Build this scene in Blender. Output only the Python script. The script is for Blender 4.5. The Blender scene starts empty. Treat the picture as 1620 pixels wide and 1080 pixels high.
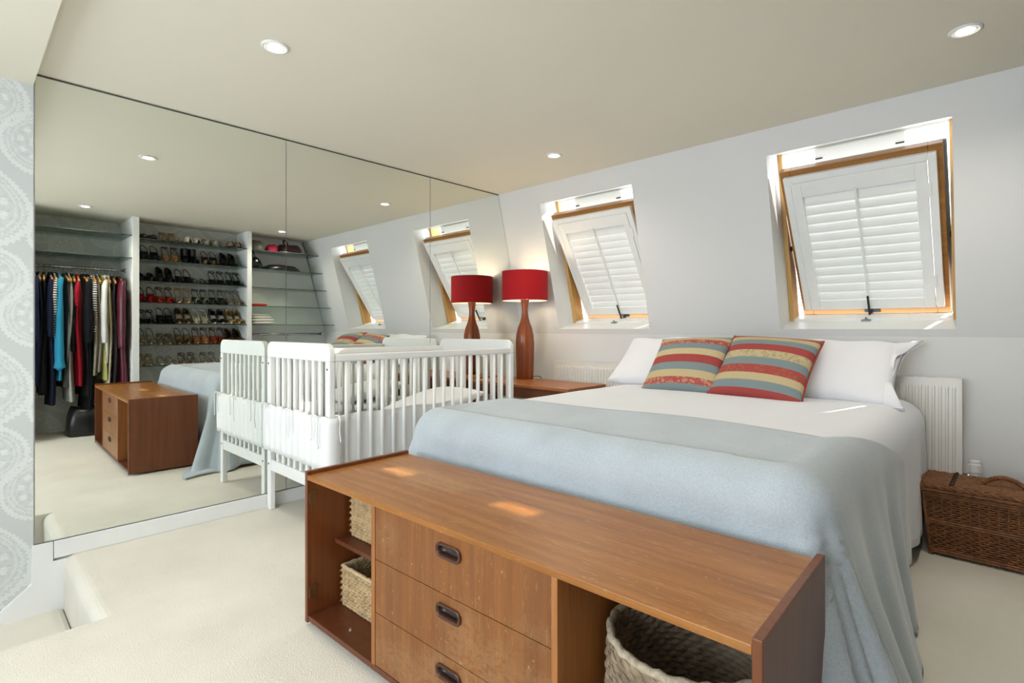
import bpy, bmesh, math, random
from mathutils import Vector, Matrix
random.seed(11)
sc = bpy.context.scene
COL = sc.collection
PI = math.pi
sin, cos, hypot = math.sin, math.cos, math.hypot

# ------------------------------------------------------------------ camera, world, sun, exposure
CAM = (3.0063, 0.0, 0.99)
cd = bpy.data.cameras.new('camera')
cam = bpy.data.objects.new('camera', cd); COL.objects.link(cam)
cam.location = CAM
cam.rotation_euler = (PI/2, 0, 0.7567)
cd.sensor_width = 36.0; cd.lens = 36.0*836.98/1620; cd.shift_y = -20.24/1620
cd.clip_start = 0.02
sc.camera = cam

w = bpy.data.worlds.new('sky'); sc.world = w; w.use_nodes = True
bg = w.node_tree.nodes['Background']
bg.inputs[0].default_value = (0.86, 0.93, 1.0, 1); bg.inputs[1].default_value = 4.2

sd = bpy.data.lights.new('sun', 'SUN'); sd.energy = 9.0; sd.angle = math.radians(0.6); sd.color = (1.0, 0.93, 0.8)
sun = bpy.data.objects.new('sun', sd); COL.objects.link(sun)
sun.location = (3, 6, 5)
sun.rotation_euler = Vector((-0.63, -2.1, -1.367)).to_track_quat('-Z', 'Y').to_euler()

# added fill lamp imitating daylight at the unseen window behind the camera (window_3)
ad = bpy.data.lights.new('fill_daylight', 'AREA'); ad.shape = 'RECTANGLE'; ad.size = 2.3; ad.size_y = 1.5
ad.energy = 25; ad.color = (0.76, 0.88, 1.0)
al = bpy.data.objects.new('fill_daylight', ad); COL.objects.link(al)
al.location = (1.95, -1.72, 1.2); al.rotation_euler = (PI/2, 0, 0)

vs = sc.view_settings
vs.view_transform = 'Standard'; vs.look = 'None'; vs.exposure = 0.25; vs.gamma = 1.0; vs.use_curve_mapping = False
SPOT_POWER = 19.5
LAMP_POWER = 3.8

# ------------------------------------------------------------------ helpers
def lin(c):
    return c/12.92 if c <= 0.04045 else ((c+0.055)/1.055)**2.4
def hexc(s):
    s = s.lstrip('#')
    return tuple(lin(int(s[i:i+2], 16)/255) for i in (0, 2, 4))

class MB:
    def __init__(self): self.v = []; self.f = []; self.mi = []; self.uv = {}; self.m = 0
    def add(self, vs, fs):
        o = len(self.v); self.v += [tuple(p) for p in vs]
        for f in fs:
            self.f.append(tuple(i+o for i in f)); self.mi.append(self.m)
        return o
    def box(self, a, b):
        x0, y0, z0 = a; x1, y1, z1 = b
        self.add([(x0,y0,z0),(x1,y0,z0),(x1,y1,z0),(x0,y1,z0),(x0,y0,z1),(x1,y0,z1),(x1,y1,z1),(x0,y1,z1)],
                 [(0,3,2,1),(4,5,6,7),(0,1,5,4),(1,2,6,5),(2,3,7,6),(3,0,4,7)])
        return self
    def quad(self, *p): self.add(p, [tuple(range(len(p)))]); return self
    def grid(self, nu, nv, fn, cu=False, cv=False, uv=False):
        o = len(self.v)
        for i in range(nu):
            for j in range(nv):
                u = i/(nu if cu else nu-1); v = j/(nv if cv else nv-1)
                self.v.append(tuple(fn(u, v)))
                if uv: self.uv[len(self.v)-1] = (u, v)
        for i in range(nu if cu else nu-1):
            for j in range(nv if cv else nv-1):
                a = o+i*nv+j; b = o+((i+1) % nu)*nv+j; c = o+((i+1) % nu)*nv+(j+1) % nv; d = o+i*nv+(j+1) % nv
                self.f.append((a, b, c, d)); self.mi.append(self.m)
        return self
    def tube(self, pts, r, n=8, closed=False, caps=True, flat=1.0, up=None):
        pts = [Vector(p) for p in pts]; N = len(pts); o = len(self.v)
        rr = r if isinstance(r, (list, tuple)) else [r]*N
        prev = None
        for i, p in enumerate(pts):
            if closed: t = pts[(i+1) % N]-pts[i-1]
            else: t = pts[min(i+1, N-1)]-pts[max(i-1, 0)]
            if t.length < 1e-9: t = Vector((0, 0, 1))
            t.normalize()
            if prev is None:
                a = Vector(up) if up else (Vector((0, 0, 1)) if abs(t.z) < .9 else Vector((1, 0, 0)))
                nrm = (a-t*a.dot(t)).normalized()
            else:
                nrm = prev-t*prev.dot(t)
                nrm = nrm.normalized() if nrm.length > 1e-6 else prev
            prev = nrm; b = t.cross(nrm)
            for k in range(n):
                an = 2*PI*k/n
                self.v.append(tuple(p+nrm*(cos(an)*rr[i])+b*(sin(an)*rr[i]*flat)))
        for i in range(N if closed else N-1):
            for k in range(n):
                a0 = o+i*n+k; a1 = o+i*n+(k+1) % n; j = (i+1) % N
                self.f.append((a0, a1, o+j*n+(k+1) % n, o+j*n+k)); self.mi.append(self.m)
        if caps and not closed:
            self.f.append(tuple(o+k for k in range(n))[::-1]); self.mi.append(self.m)
            self.f.append(tuple(o+(N-1)*n+k for k in range(n))); self.mi.append(self.m)
        return self
    def lathe(self, prof, n=24, c=(0, 0, 0), sq=0.0, capb=True, capt=True):
        o = len(self.v)
        for r, z in prof:
            for k in range(n):
                an = 2*PI*k/n; f = 1.0
                if sq: f = (abs(cos(an))**(2+sq)+abs(sin(an))**(2+sq))**(-1/(2+sq))
                self.v.append((c[0]+r*f*cos(an), c[1]+r*f*sin(an), c[2]+z))
        for i in range(len(prof)-1):
            for k in range(n):
                self.f.append((o+i*n+k, o+i*n+(k+1) % n, o+(i+1)*n+(k+1) % n, o+(i+1)*n+k)); self.mi.append(self.m)
        if capb: self.f.append(tuple(o+k for k in range(n))[::-1]); self.mi.append(self.m)
        if capt: self.f.append(tuple(o+(len(prof)-1)*n+k for k in range(n))); self.mi.append(self.m)
        return self
    def prism(self, poly, axis, a, b):
        n = len(poly)
        def P(p, h):
            return {'x': (h, p[0], p[1]), 'y': (p[0], h, p[1]), 'z': (p[0], p[1], h)}[axis]
        vs = [P(p, a) for p in poly]+[P(p, b) for p in poly]
        fs = [tuple(range(n))[::-1], tuple(range(n, 2*n))]+[(i, (i+1) % n, n+(i+1) % n, n+i) for i in range(n)]
        self.add(vs, fs); return self
    def xf(self, mat, start=0):
        for i in range(start, len(self.v)): self.v[i] = tuple(mat @ Vector(self.v[i]))
        return self
    def data(self, name, mats, smooth=False, recalc=True):
        me = bpy.data.meshes.new(name); me.from_pydata(self.v, [], self.f)
        mats = mats if isinstance(mats, (list, tuple)) else [mats]
        for m in mats: me.materials.append(m)
        if len(mats) > 1: me.polygons.foreach_set('material_index', self.mi)
        if self.uv:
            ul = me.uv_layers.new(name='UVMap')
            for lp in me.loops: ul.data[lp.index].uv = self.uv.get(lp.vertex_index, (0, 0))
        if recalc:
            bm = bmesh.new(); bm.from_mesh(me); bmesh.ops.recalc_face_normals(bm, faces=bm.faces); bm.to_mesh(me); bm.free()
        if smooth: me.polygons.foreach_set('use_smooth', [True]*len(me.polygons))
        me.update(); return me
    def build(self, name, mats, parent=None, smooth=False, bevel=0, solid=0, sub=0, loc=None, rot=None, recalc=True):
        return put(name, self.data(name, mats, smooth, recalc), parent, bevel, solid, sub, loc, rot)

def put(name, me, parent=None, bevel=0, solid=0, sub=0, loc=None, rot=None):
    o = bpy.data.objects.new(name, me); COL.objects.link(o)
    if parent: o.parent = parent
    if loc: o.location = loc
    if rot: o.rotation_euler = rot
    if solid:
        m = o.modifiers.new('solid', 'SOLIDIFY'); m.thickness = solid; m.offset = 0
    if bevel:
        m = o.modifiers.new('bevel', 'BEVEL'); m.width = bevel; m.segments = 2; m.limit_method = 'ANGLE'
    if sub:
        m = o.modifiers.new('sub', 'SUBSURF'); m.levels = sub; m.render_levels = sub
    return o
def tag(o, label, cat, group=None):
    o['label'] = label; o['category'] = cat
    if group: o['group'] = group
    return o
def thing(name, label, cat, loc=(0, 0, 0), rz=0, group=None, rot=None):
    o = bpy.data.objects.new(name, None); COL.objects.link(o); o.empty_display_size = .05
    o.location = loc; o.rotation_euler = rot or (0, 0, rz)
    return tag(o, label, cat, group)
def struct(o, label=None):
    o['kind'] = 'structure'
    if label: o['label'] = label
    return o
def bx(name, a, b, mat, parent=None, bevel=0):
    return MB().box(a, b).build(name, mat, parent, bevel=bevel)
def dup(root, loc=None, rot=None, label=None):
    r = root.copy(); COL.objects.link(r)
    if loc: r.location = loc
    if rot: r.rotation_euler = rot
    if label: r['label'] = label
    for ch in list(root.children):
        c = ch.copy(); COL.objects.link(c); c.parent = r
        for g in list(ch.children):
            d = g.copy(); COL.objects.link(d); d.parent = c
    return r
def catmull(pts, n=8):
    pts = [Vector(p) for p in pts]; out = []
    for i in range(len(pts)-1):
        p0 = pts[max(i-1, 0)]; p1 = pts[i]; p2 = pts[i+1]; p3 = pts[min(i+2, len(pts)-1)]
        for k in range(n):
            t = k/n
            out.append(0.5*((2*p1)+(p2-p0)*t+(2*p0-5*p1+4*p2-p3)*t*t+(3*p1-p0-3*p2+p3)*t**3))
    out.append(pts[-1]); return out
def interp(tab, t):
    if t <= tab[0][0]: return tab[0][1]
    for (a, va), (b, vb) in zip(tab, tab[1:]):
        if t <= b:
            k = (t-a)/(b-a); k = k*k*(3-2*k); return va+(vb-va)*k
    return tab[-1][1]

# ------------------------------------------------------------------ materials
class S:                                             # tiny expression wrapper over Math nodes
    def __init__(s, nt, k): s.nt = nt; s.k = k
    def op(s, name, *o, clamp=False):
        n = s.nt.nodes.new('ShaderNodeMath'); n.operation = name; n.use_clamp = clamp
        for i, q in enumerate((s,)+o):
            if isinstance(q, S): s.nt.links.new(q.k, n.inputs[i])
            else: n.inputs[i].default_value = q
        return S(s.nt, n.outputs[0])
    def __add__(s, o): return s.op('ADD', o)
    def __sub__(s, o): return s.op('SUBTRACT', o)
    def __mul__(s, o): return s.op('MULTIPLY', o)
    def __truediv__(s, o): return s.op('DIVIDE', o)
    def sin(s): return s.op('SINE')
    def sqrt(s): return s.op('SQRT')
    def band(s, a, b, soft=.02):
        def sm(e0, e1):
            n = s.nt.nodes.new('ShaderNodeMapRange'); n.interpolation_type = 'SMOOTHSTEP'
            s.nt.links.new(s.k, n.inputs[0]); n.inputs[1].default_value = e0; n.inputs[2].default_value = e1
            return S(s.nt, n.outputs[0])
        return sm(a-soft, a)-sm(b, b+soft)

def newmat(name):
    m = bpy.data.materials.new(name); m.use_nodes = True
    return m, m.node_tree, m.node_tree.nodes['Principled BSDF']
def coords(nt, scale=(1, 1, 1), kind='Object'):
    t = nt.nodes.new('ShaderNodeTexCoord'); mp = nt.nodes.new('ShaderNodeMapping')
    nt.links.new(t.outputs[kind], mp.inputs[0]); mp.inputs['Scale'].default_value = scale
    return mp.outputs[0]
def noise(nt, vec, scale, detail=3, rough=.55, dist=0):
    n = nt.nodes.new('ShaderNodeTexNoise'); nt.links.new(vec, n.inputs['Vector'])
    n.inputs['Scale'].default_value = scale; n.inputs['Detail'].default_value = detail
    n.inputs['Roughness'].default_value = rough; n.inputs['Distortion'].default_value = dist
    return n.outputs['Fac']
def ramp(nt, fac, stops, const=False):
    r = nt.nodes.new('ShaderNodeValToRGB'); nt.links.new(fac, r.inputs[0])
    if const: r.color_ramp.interpolation = 'CONSTANT'
    e = r.color_ramp.elements
    while len(e) < len(stops): e.new(0.5)
    for el, (p, c) in zip(e, stops):
        el.position = p; el.color = (*c, 1) if len(c) == 3 else c
    return r.outputs[0]
def mixc(nt, fac, a, b):
    n = nt.nodes.new('ShaderNodeMix'); n.data_type = 'RGBA'
    for sock, q in ((n.inputs[0], fac), (n.inputs[6], a), (n.inputs[7], b)):
        if hasattr(q, 'is_linked') or hasattr(q, 'links'): nt.links.new(q, sock)
        elif isinstance(q, (int, float)): sock.default_value = q
        else: sock.default_value = (*q, 1)
    return n.outputs[2]
def bump(nt, b, h, strength=.2, dist=.01):
    n = nt.nodes.new('ShaderNodeBump'); nt.links.new(h, n.inputs['Height'])
    n.inputs['Strength'].default_value = strength; n.inputs['Distance'].default_value = dist
    nt.links.new(n.outputs[0], b.inputs['Normal'])

def plain(name, c, rough=.6, metal=0, var=.06, scale=6, bs=0, bscale=60, spec=.5, sheen=0):
    if isinstance(c, str): c = hexc(c)
    m, nt, b = newmat(name)
    v = coords(nt)
    f = noise(nt, v, scale)
    lo = tuple(x*(1-var) for x in c); hi = tuple(min(1, x*(1+var)) for x in c)
    nt.links.new(ramp(nt, f, [(.3, lo), (.7, hi)]), b.inputs['Base Color'])
    b.inputs['Roughness'].default_value = rough; b.inputs['Metallic'].default_value = metal
    b.inputs['Specular IOR Level'].default_value = spec
    if sheen: b.inputs['Sheen Weight'].default_value = sheen
    if bs: bump(nt, b, noise(nt, v, bscale, 2), bs, .004)
    return m

def wood(name, dark, light, axis='x', rough=.38, scale=1.0, wear=0):
    m, nt, b = newmat(name)
    sc_ = {'x': (1.2, 26, 26), 'y': (26, 1.2, 26), 'z': (26, 26, 1.2)}[axis]
    v = coords(nt, tuple(s*scale for s in sc_))
    g = noise(nt, v, 1.6, 5, .62, .6)
    big = noise(nt, coords(nt, {'x': (.8, 4, 4), 'y': (4, .8, 4), 'z': (4, 4, .8)}[axis]), 1.5, 2)
    c = ramp(nt, g, [(.28, hexc(dark)), (.72, hexc(light))])
    c = mixc(nt, S(nt, big).op('MULTIPLY', .35).k, c, hexc(dark))
    if wear:
        p = noise(nt, coords(nt, (2.2, 5, 3)), 1.0, 2, .6)
        s_ = noise(nt, coords(nt, (60, 160, 90)), 1.0, 4, .75)
        fac = S(nt, p).band(.62, .95, .16)*S(nt, s_).band(.52, .95, .15)*wear
        c = mixc(nt, fac.k, c, hexc('#d2b487'))
        sp_ = noise(nt, coords(nt, (95, 95, 60)), 1.0, 2, .5)
        c = mixc(nt, (S(nt, sp_).band(.74, 1.2, .05)*.3).k, c, hexc('#d9b27c'))
        sp2 = noise(nt, coords(nt, (22, 130, 130) if axis == 'x' else (130, 130, 22)), 1.0, 3, .6)
        c = mixc(nt, (S(nt, sp2).band(.68, 1.2, .08)*(.22 if axis == 'x' else .09)).k, c, hexc('#d9b27c'))
    nt.links.new(c, b.inputs['Base Color'])
    b.inputs['Roughness'].default_value = rough
    bump(nt, b, g, .06, .002)
    return m

def wallpaper(name, base, pale):
    m, nt, b = newmat(name)
    t = nt.nodes.new('ShaderNodeTexCoord'); sp = nt.nodes.new('ShaderNodeSeparateXYZ')
    nt.links.new(t.outputs['Object'], sp.inputs[0])
    Y = S(nt, sp.outputs[1]); Z = S(nt, sp.outputs[2])
    nz = S(nt, noise(nt, coords(nt, (1, 1, 1)), 55, 2))
    py, pz = .50, .73
    acc = None
    # centre y, centre z, half width, half height, teardrop lean
    for cy, cz, ra, rb, lean in ((.08, 1.93, .145, .13, .0), (.26, 1.775, .13, .135, .0), (.07, 1.50, .165, .20, .35), (.33, 1.42, .11, .16, -.3)):
        dy = (Y-cy).op('WRAP', py/2, -py/2); dz = (Z-cz).op('WRAP', pz/2, -pz/2)
        q = dz/rb
        dyl = dy+(q*q)*(lean*ra)
        wd = q.op('MULTIPLY_ADD', -.35, 1.0) if lean else None
        u = dyl/ra
        if wd is not None: u = u/wd
        r = (u*u+q*q).sqrt()
        th = dz.op('ARCTAN2', dy)
        scal = (th*26.0).sin().op('ABSOLUTE')
        rs = r+scal*.05+(nz-.5)*.1
        e = rs.band(.93, 1.03, .02)+rs.band(.80, .84, .015)*.6
        e = e+(r+(nz-.5)*.05).band(.66, .70, .015)*.5+rs.band(.46, .58, .02)*(th*9.0).sin().band(.1, 2, .2)*.9
        e = e+((r*34.0).sin().band(.2, 2, .3))*rs.band(-.5, .40, .02)*.55
        e = e+rs.band(-.5, .93, .02)*(nz.band(.5, .9, .06))*.35
        acc = e if acc is None else acc.op('MAXIMUM', e)
    fac = acc.op('MULTIPLY', .55, clamp=True)
    nt.links.new(mixc(nt, fac.k, hexc(base), hexc(pale)), b.inputs['Base Color'])
    b.inputs['Roughness'].default_value = .5
    return m

def fabric(name, c, rough=.85, var=.05, weave=420, bs=.25, sheen=.2):
    if isinstance(c, str): c = hexc(c)
    m, nt, b = newmat(name)
    v = coords(nt)
    f = noise(nt, v, weave, 2); g = noise(nt, v, 5, 2)
    mixf = (S(nt, f)*.6+S(nt, g)*.4).k
    nt.links.new(ramp(nt, mixf, [(.3, tuple(x*(1-var*2) for x in c)), (.7, tuple(min(1, x*(1+var)) for x in c))]), b.inputs['Base Color'])
    b.inputs['Roughness'].default_value = rough; b.inputs['Specular IOR Level'].default_value = .2
    b.inputs['Sheen Weight'].default_value = sheen
    bump(nt, b, f, bs, .002)
    return m

def striped(name, a, b_, freq, axis=2, fill=.5, wob=0):
    m, nt, b = newmat(name)
    t = nt.nodes.new('ShaderNodeTexCoord'); sp = nt.nodes.new('ShaderNodeSeparateXYZ'); nt.links.new(t.outputs['Object'], sp.inputs[0])
    q = S(nt, sp.outputs[axis])
    if wob: q = q+(S(nt, noise(nt, t.outputs['Object'], 40, 2))-.5)*wob
    s_ = (q*freq).op('FRACT').band(0.02, fill, .05)
    nt.links.new(mixc(nt, s_.k, hexc(a), hexc(b_)), b.inputs['Base Color']); b.inputs['Roughness'].default_value = .85
    return m

def glow(name, c, st):
    m, nt, b = newmat(name); b.inputs['Base Color'].default_value = (*c, 1)
    b.inputs['Emission Color'].default_value = (*c, 1); b.inputs['Emission Strength'].default_value = st
    return m
def thin_glass(name, tint, gl=.12, rough=.02):
    m = bpy.data.materials.new(name); m.use_nodes = True; nt = m.node_tree; nt.nodes.clear()
    o = nt.nodes.new('ShaderNodeOutputMaterial'); mx = nt.nodes.new('ShaderNodeMixShader')
    tr = nt.nodes.new('ShaderNodeBsdfTransparent'); tr.inputs[0].default_value = (*tint, 1)
    g = nt.nodes.new('ShaderNodeBsdfGlossy'); g.inputs[0].default_value = (.9, .95, .93, 1); g.inputs['Roughness'].default_value = rough
    fr = nt.nodes.new('ShaderNodeFresnel'); fr.inputs[0].default_value = 1.5
    f2 = S(nt, fr.outputs[0])*1.0+gl*.2
    nt.links.new(f2.k, mx.inputs[0]); nt.links.new(tr.outputs[0], mx.inputs[1]); nt.links.new(g.outputs[0], mx.inputs[2])
    nt.links.new(mx.outputs[0], o.inputs[0]); return m
def shade_cloth(name, c, tr=.25):
    m, nt, b = newmat(name); o = nt.nodes['Material Output']
    v = coords(nt); f = noise(nt, v, 300, 2)
    nt.links.new(ramp(nt, f, [(.3, tuple(x*.9 for x in c)), (.7, c)]), b.inputs['Base Color']); b.inputs['Roughness'].default_value = .8
    t = nt.nodes.new('ShaderNodeBsdfTranslucent'); t.inputs[0].default_value = (*c, 1)
    mx = nt.nodes.new('ShaderNodeMixShader'); mx.inputs[0].default_value = tr
    nt.links.new(b.outputs[0], mx.inputs[1]); nt.links.new(t.outputs[0], mx.inputs[2]); nt.links.new(mx.outputs[0], o.inputs[0])
    return m

WALL = plain('painted wall', '#dedddc', .75, var=.012, scale=2)
CEIL = plain('painted ceiling', '#ebe5d4', .8, var=.01, scale=2)
TRIM = plain('white gloss trim', '#e6e6e4', .4, var=.02)
WHITEP = plain('white painted wood', '#f0f0ee', .38, var=.02)
WPAPER = wallpaper('paisley wallpaper', '#c6c9c8', '#e6e8e6')
WPAPER2 = wallpaper('paisley wallpaper closet', '#c0c2bc', '#dfe0da')
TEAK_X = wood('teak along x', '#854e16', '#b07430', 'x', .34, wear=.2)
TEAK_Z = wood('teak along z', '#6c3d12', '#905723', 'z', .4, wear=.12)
TEAK_SHADED = wood('teak shaded inside', '#542a15', '#6f3a1e', 'z', .45)  # teak with the shade of the open bays put into its colour
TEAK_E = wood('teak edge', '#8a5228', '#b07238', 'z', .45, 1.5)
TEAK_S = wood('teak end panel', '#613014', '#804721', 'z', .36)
WALNUT = wood('lamp wood', '#6e3013', '#a4552a', 'z', .22, .6)
TABLEW = wood('table wood', '#8f4f26', '#bd7a45', 'x', .35)
TABLED = wood('table apron wood', '#5a2d17', '#7c4423', 'x', .4)
PINE = wood('pine', '#c08c4a', '#e2bb78', 'z', .4, .7)
PINE_D = wood('varnished pine', '#8d5a22', '#b9823a', 'x', .35, .7)
HANDLE = wood('dark handle wood', '#3b1f16', '#5b3425', 'x', .3)
RECESS = plain('handle recess', '#2a1d18', .3)
METAL = plain('chrome', '#c8c8c6', .18, 1, var=.02)
DARKM = plain('dark metal', '#33353a', .4, .6)
GREYM = plain('grey aluminium', '#8f969c', .4, .7)
BLACKP = plain('black plastic', '#17181a', .4)
SHEET = fabric('cream sheet', '#e9ebf0', .8, .02, 300, .12)
BLANKET = fabric('pale grey blanket', '#b5bec5', .9, .10, 260, .5, .4)
PILLOW = fabric('white pillowcase', '#ecebef', .8, .02, 300, .1)
COTW = fabric('white cotton', '#f0f0f0', .8, .02, 260, .12)
RED_SHADE = shade_cloth('red shade', hexc('#b8000e'), .12)
SHADE_IN = plain('shade lining', '#f2ece0', .7)
RADI = plain('radiator enamel', '#e9e6df', .35, var=.015)
WICKER = plain('brown wicker', '#80522e', .55, var=.35, scale=45)
WICKER_D = plain('dark wicker', '#3a2213', .7, var=.3, scale=40)
HYA = plain('water hyacinth', '#b59a72', .75, var=.3, scale=38, bs=.5, bscale=220)
HYA_R = plain('water hyacinth edge', '#c3ab84', .75, var=.25, scale=60, bs=.5, bscale=200)
HYG = plain('dark water hyacinth', '#8a7862', .8, var=.35, scale=30, bs=.5, bscale=220)
HYG_R = plain('dark water hyacinth edge', '#b3a48d', .8, var=.3, scale=60, bs=.6, bscale=200)
GLASS = thin_glass('shelf glass', (.86, .92, .89))
GEDGE = plain('glass edge', '#3c4a44', .2)
PANE = thin_glass('window pane', (.95, .97, .97))
BULB = glow('bulb', (1.0, .9, .72), 40)
MIRR, _nt, _b = newmat('mirror silver')
_b.inputs['Base Color'].default_value = (.86, .885, .845, 1); _b.inputs['Metallic'].default_value = 1; _b.inputs['Roughness'].default_value = 0.0
# carpet
CARPET, nt, b = newmat('cream loop carpet')
v = coords(nt)
wv = nt.nodes.new('ShaderNodeTexVoronoi'); nt.links.new(v, wv.inputs['Vector']); wv.inputs['Scale'].default_value = 300
g = noise(nt, v, 2.5, 3)
nt.links.new(ramp(nt, g, [(.3, hexc('#ddd7ca')), (.7, hexc('#e8e2d6'))]), b.inputs['Base Color'])
b.inputs['Roughness'].default_value = .95; b.inputs['Specular IOR Level'].default_value = .1
bump(nt, b, wv.outputs['Distance'], .35, .003)

# ------------------------------------------------------------------ room shell
H = 2.07; YR = 3.0243; SL = 0.2529; ZC = 0.95
YC = YR+SL*(H-ZC)                       # foot of the sloped part = vertical lower wall
PHI = math.atan(SL)
ZB, ZT = 0.988, 1.936
def slope(x, z): return (x, YR+SL*(H-z), z)
OUT = Vector((0, cos(PHI), sin(PHI)))    # outward normal of the slope
WX = [(.405, 1.195), (2.029, 2.814)]

# floor with the stairwell cut out of it
XR = 3.65; SWX = .75; SWY = .335
m = MB()
m.quad((-.05, SWY+.045, 0), (SWX, SWY+.045, 0), (SWX, YC+.1, 0), (-.05, YC+.1, 0))
m.quad((SWX, -1.7, 0), (XR+.1, -1.7, 0), (XR+.1, YC+.1, 0), (SWX, YC+.1, 0))
m.grid(7, 2, lambda u, v: (-.05+v*(SWX+.05), SWY+.045-.045*sin(u*PI/2), -.045+.045*cos(u*PI/2)))
m.quad((-.05, SWY, -.045), (SWX, SWY, -.045), (SWX, SWY, -.24), (-.05, SWY, -.24))
m.quad((SWX, SWY+.045, 0), (SWX, -1.7, 0), (SWX, -1.7, -1.9), (SWX, SWY+.045, -1.9))
struct(m.build('floor', CARPET), 'cream loop pile carpet with a rounded edge at the stairs')
for k in range(6):
    z = -.22*(k+1); y1 = SWY-.24*k
    s_ = MB(); s_.box((-.02, y1-.265, z-.22), (SWX, y1, z))
    struct(s_.build('stair_step', CARPET, bevel=.02), 'cream carpeted stair step going down beside the papered wall')
# ceilings
struct(bx('ceiling', (-.15, .237, H), (XR+.1, YR+.02, H+.15), CEIL), 'white painted ceiling with recessed lights')
struct(bx('ceiling_lower', (-.15, -1.7, 2.018), (XR+.1, .237, H+.15), CEIL), 'slightly lower white ceiling over the stairs')
# left wall: plain behind the mirror, papered beside it
struct(bx('wall_left', (-.15, .237, -.3), (-.008, YC+.1, H+.1), WALL), 'wall behind the big mirrors')
struct(bx('wall_paper', (-.15, -1.7, -1.9), (0, .237, 2.018), WPAPER), 'pale grey paisley wallpaper beside the mirror')
# stair string and baseboards
m = MB(); m.prism([(.30, .074), (.232, .074), (.230, -.085), (-1.3, -1.40), (-1.3, -1.8), (.37, -.5), (.37, -.01), (.3, -.01)], 'x', -.002, .011)
struct(m.build('trim_stair', TRIM, bevel=.002), 'white stair string running down the wall')
m = MB().box((-.002, .302, 0), (.011, YC, .074))
struct(m.build('baseboard_left', TRIM, bevel=.003), 'white baseboard under the mirrors')
struct(bx('baseboard_window', (0, YC-.014, 0), (3.1, YC, .1), TRIM, bevel=.003), 'white baseboard under the radiators')
# window wall
xs = [-.15, WX[0][0], WX[0][1], WX[1][0], WX[1][1], XR+.1]; zs = [ZC, ZB, ZT, H+.02]
m = MB()
for i in range(5):
    for j in range(3):
        if i in (1, 3) and j == 1: continue
        m.quad(slope(xs[i], zs[j]), slope(xs[i+1], zs[j]), slope(xs[i+1], zs[j+1]), slope(xs[i], zs[j+1]))
struct(bx('wall_knee', (xs[0], YC, -.1), (xs[-1], YC+.12, ZC), WALL), 'upright lower part of the window wall')
struct(m.build('wall_window', WALL, recalc=False), 'pale grey mansard wall leaning inwards')
RD = .21
for n_, (x0, x1) in enumerate(WX):
    m = MB()
    A = [slope(x0, ZB), slope(x1, ZB), slope(x1, ZT), slope(x0, ZT)]
    B = [Vector(p)+OUT*RD for p in A]
    for i in range(4):
        m.quad(A[i], A[(i+1) % 4], B[(i+1) % 4], B[i])
    struct(m.build('trim_%d' % (n_+1), TRIM, recalc=False), ['white reveal of the window by the red lamp', 'white reveal of the window above the striped cushions'][n_])
# right wall (behind the closet), back wall with window_3
struct(bx('wall_right', (XR, -1.7, -.1), (XR+.12, YC+.1, H+.1), WPAPER2), 'paisley papered wall behind the open closet')
m = MB()
m.box((-.15, -1.82, -1.9), (XR+.12, -1.7, .45)); m.box((-.15, -1.82, 1.95), (XR+.12, -1.7, 2.2))
m.box((-.15, -1.82, .45), (.8, -1.7, 1.95)); m.box((3.1, -1.82, .45), (XR+.12, -1.7, 1.95))
struct(m.build('wall_back', WALL), 'wall opposite the roof windows')
m = MB()
for x in (.8, 1.94, 3.06): m.box((x, -1.79, .45), (x+.04, -1.74, 1.95))
for z in (.45, 1.91): m.box((.8, -1.79, z), (3.1, -1.74, z+.04))
struct(m.build('window_3', TRIM), 'unseen white framed window added for fill light opposite the roof windows')  # unseen window frame, added to let the fill light in

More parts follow.
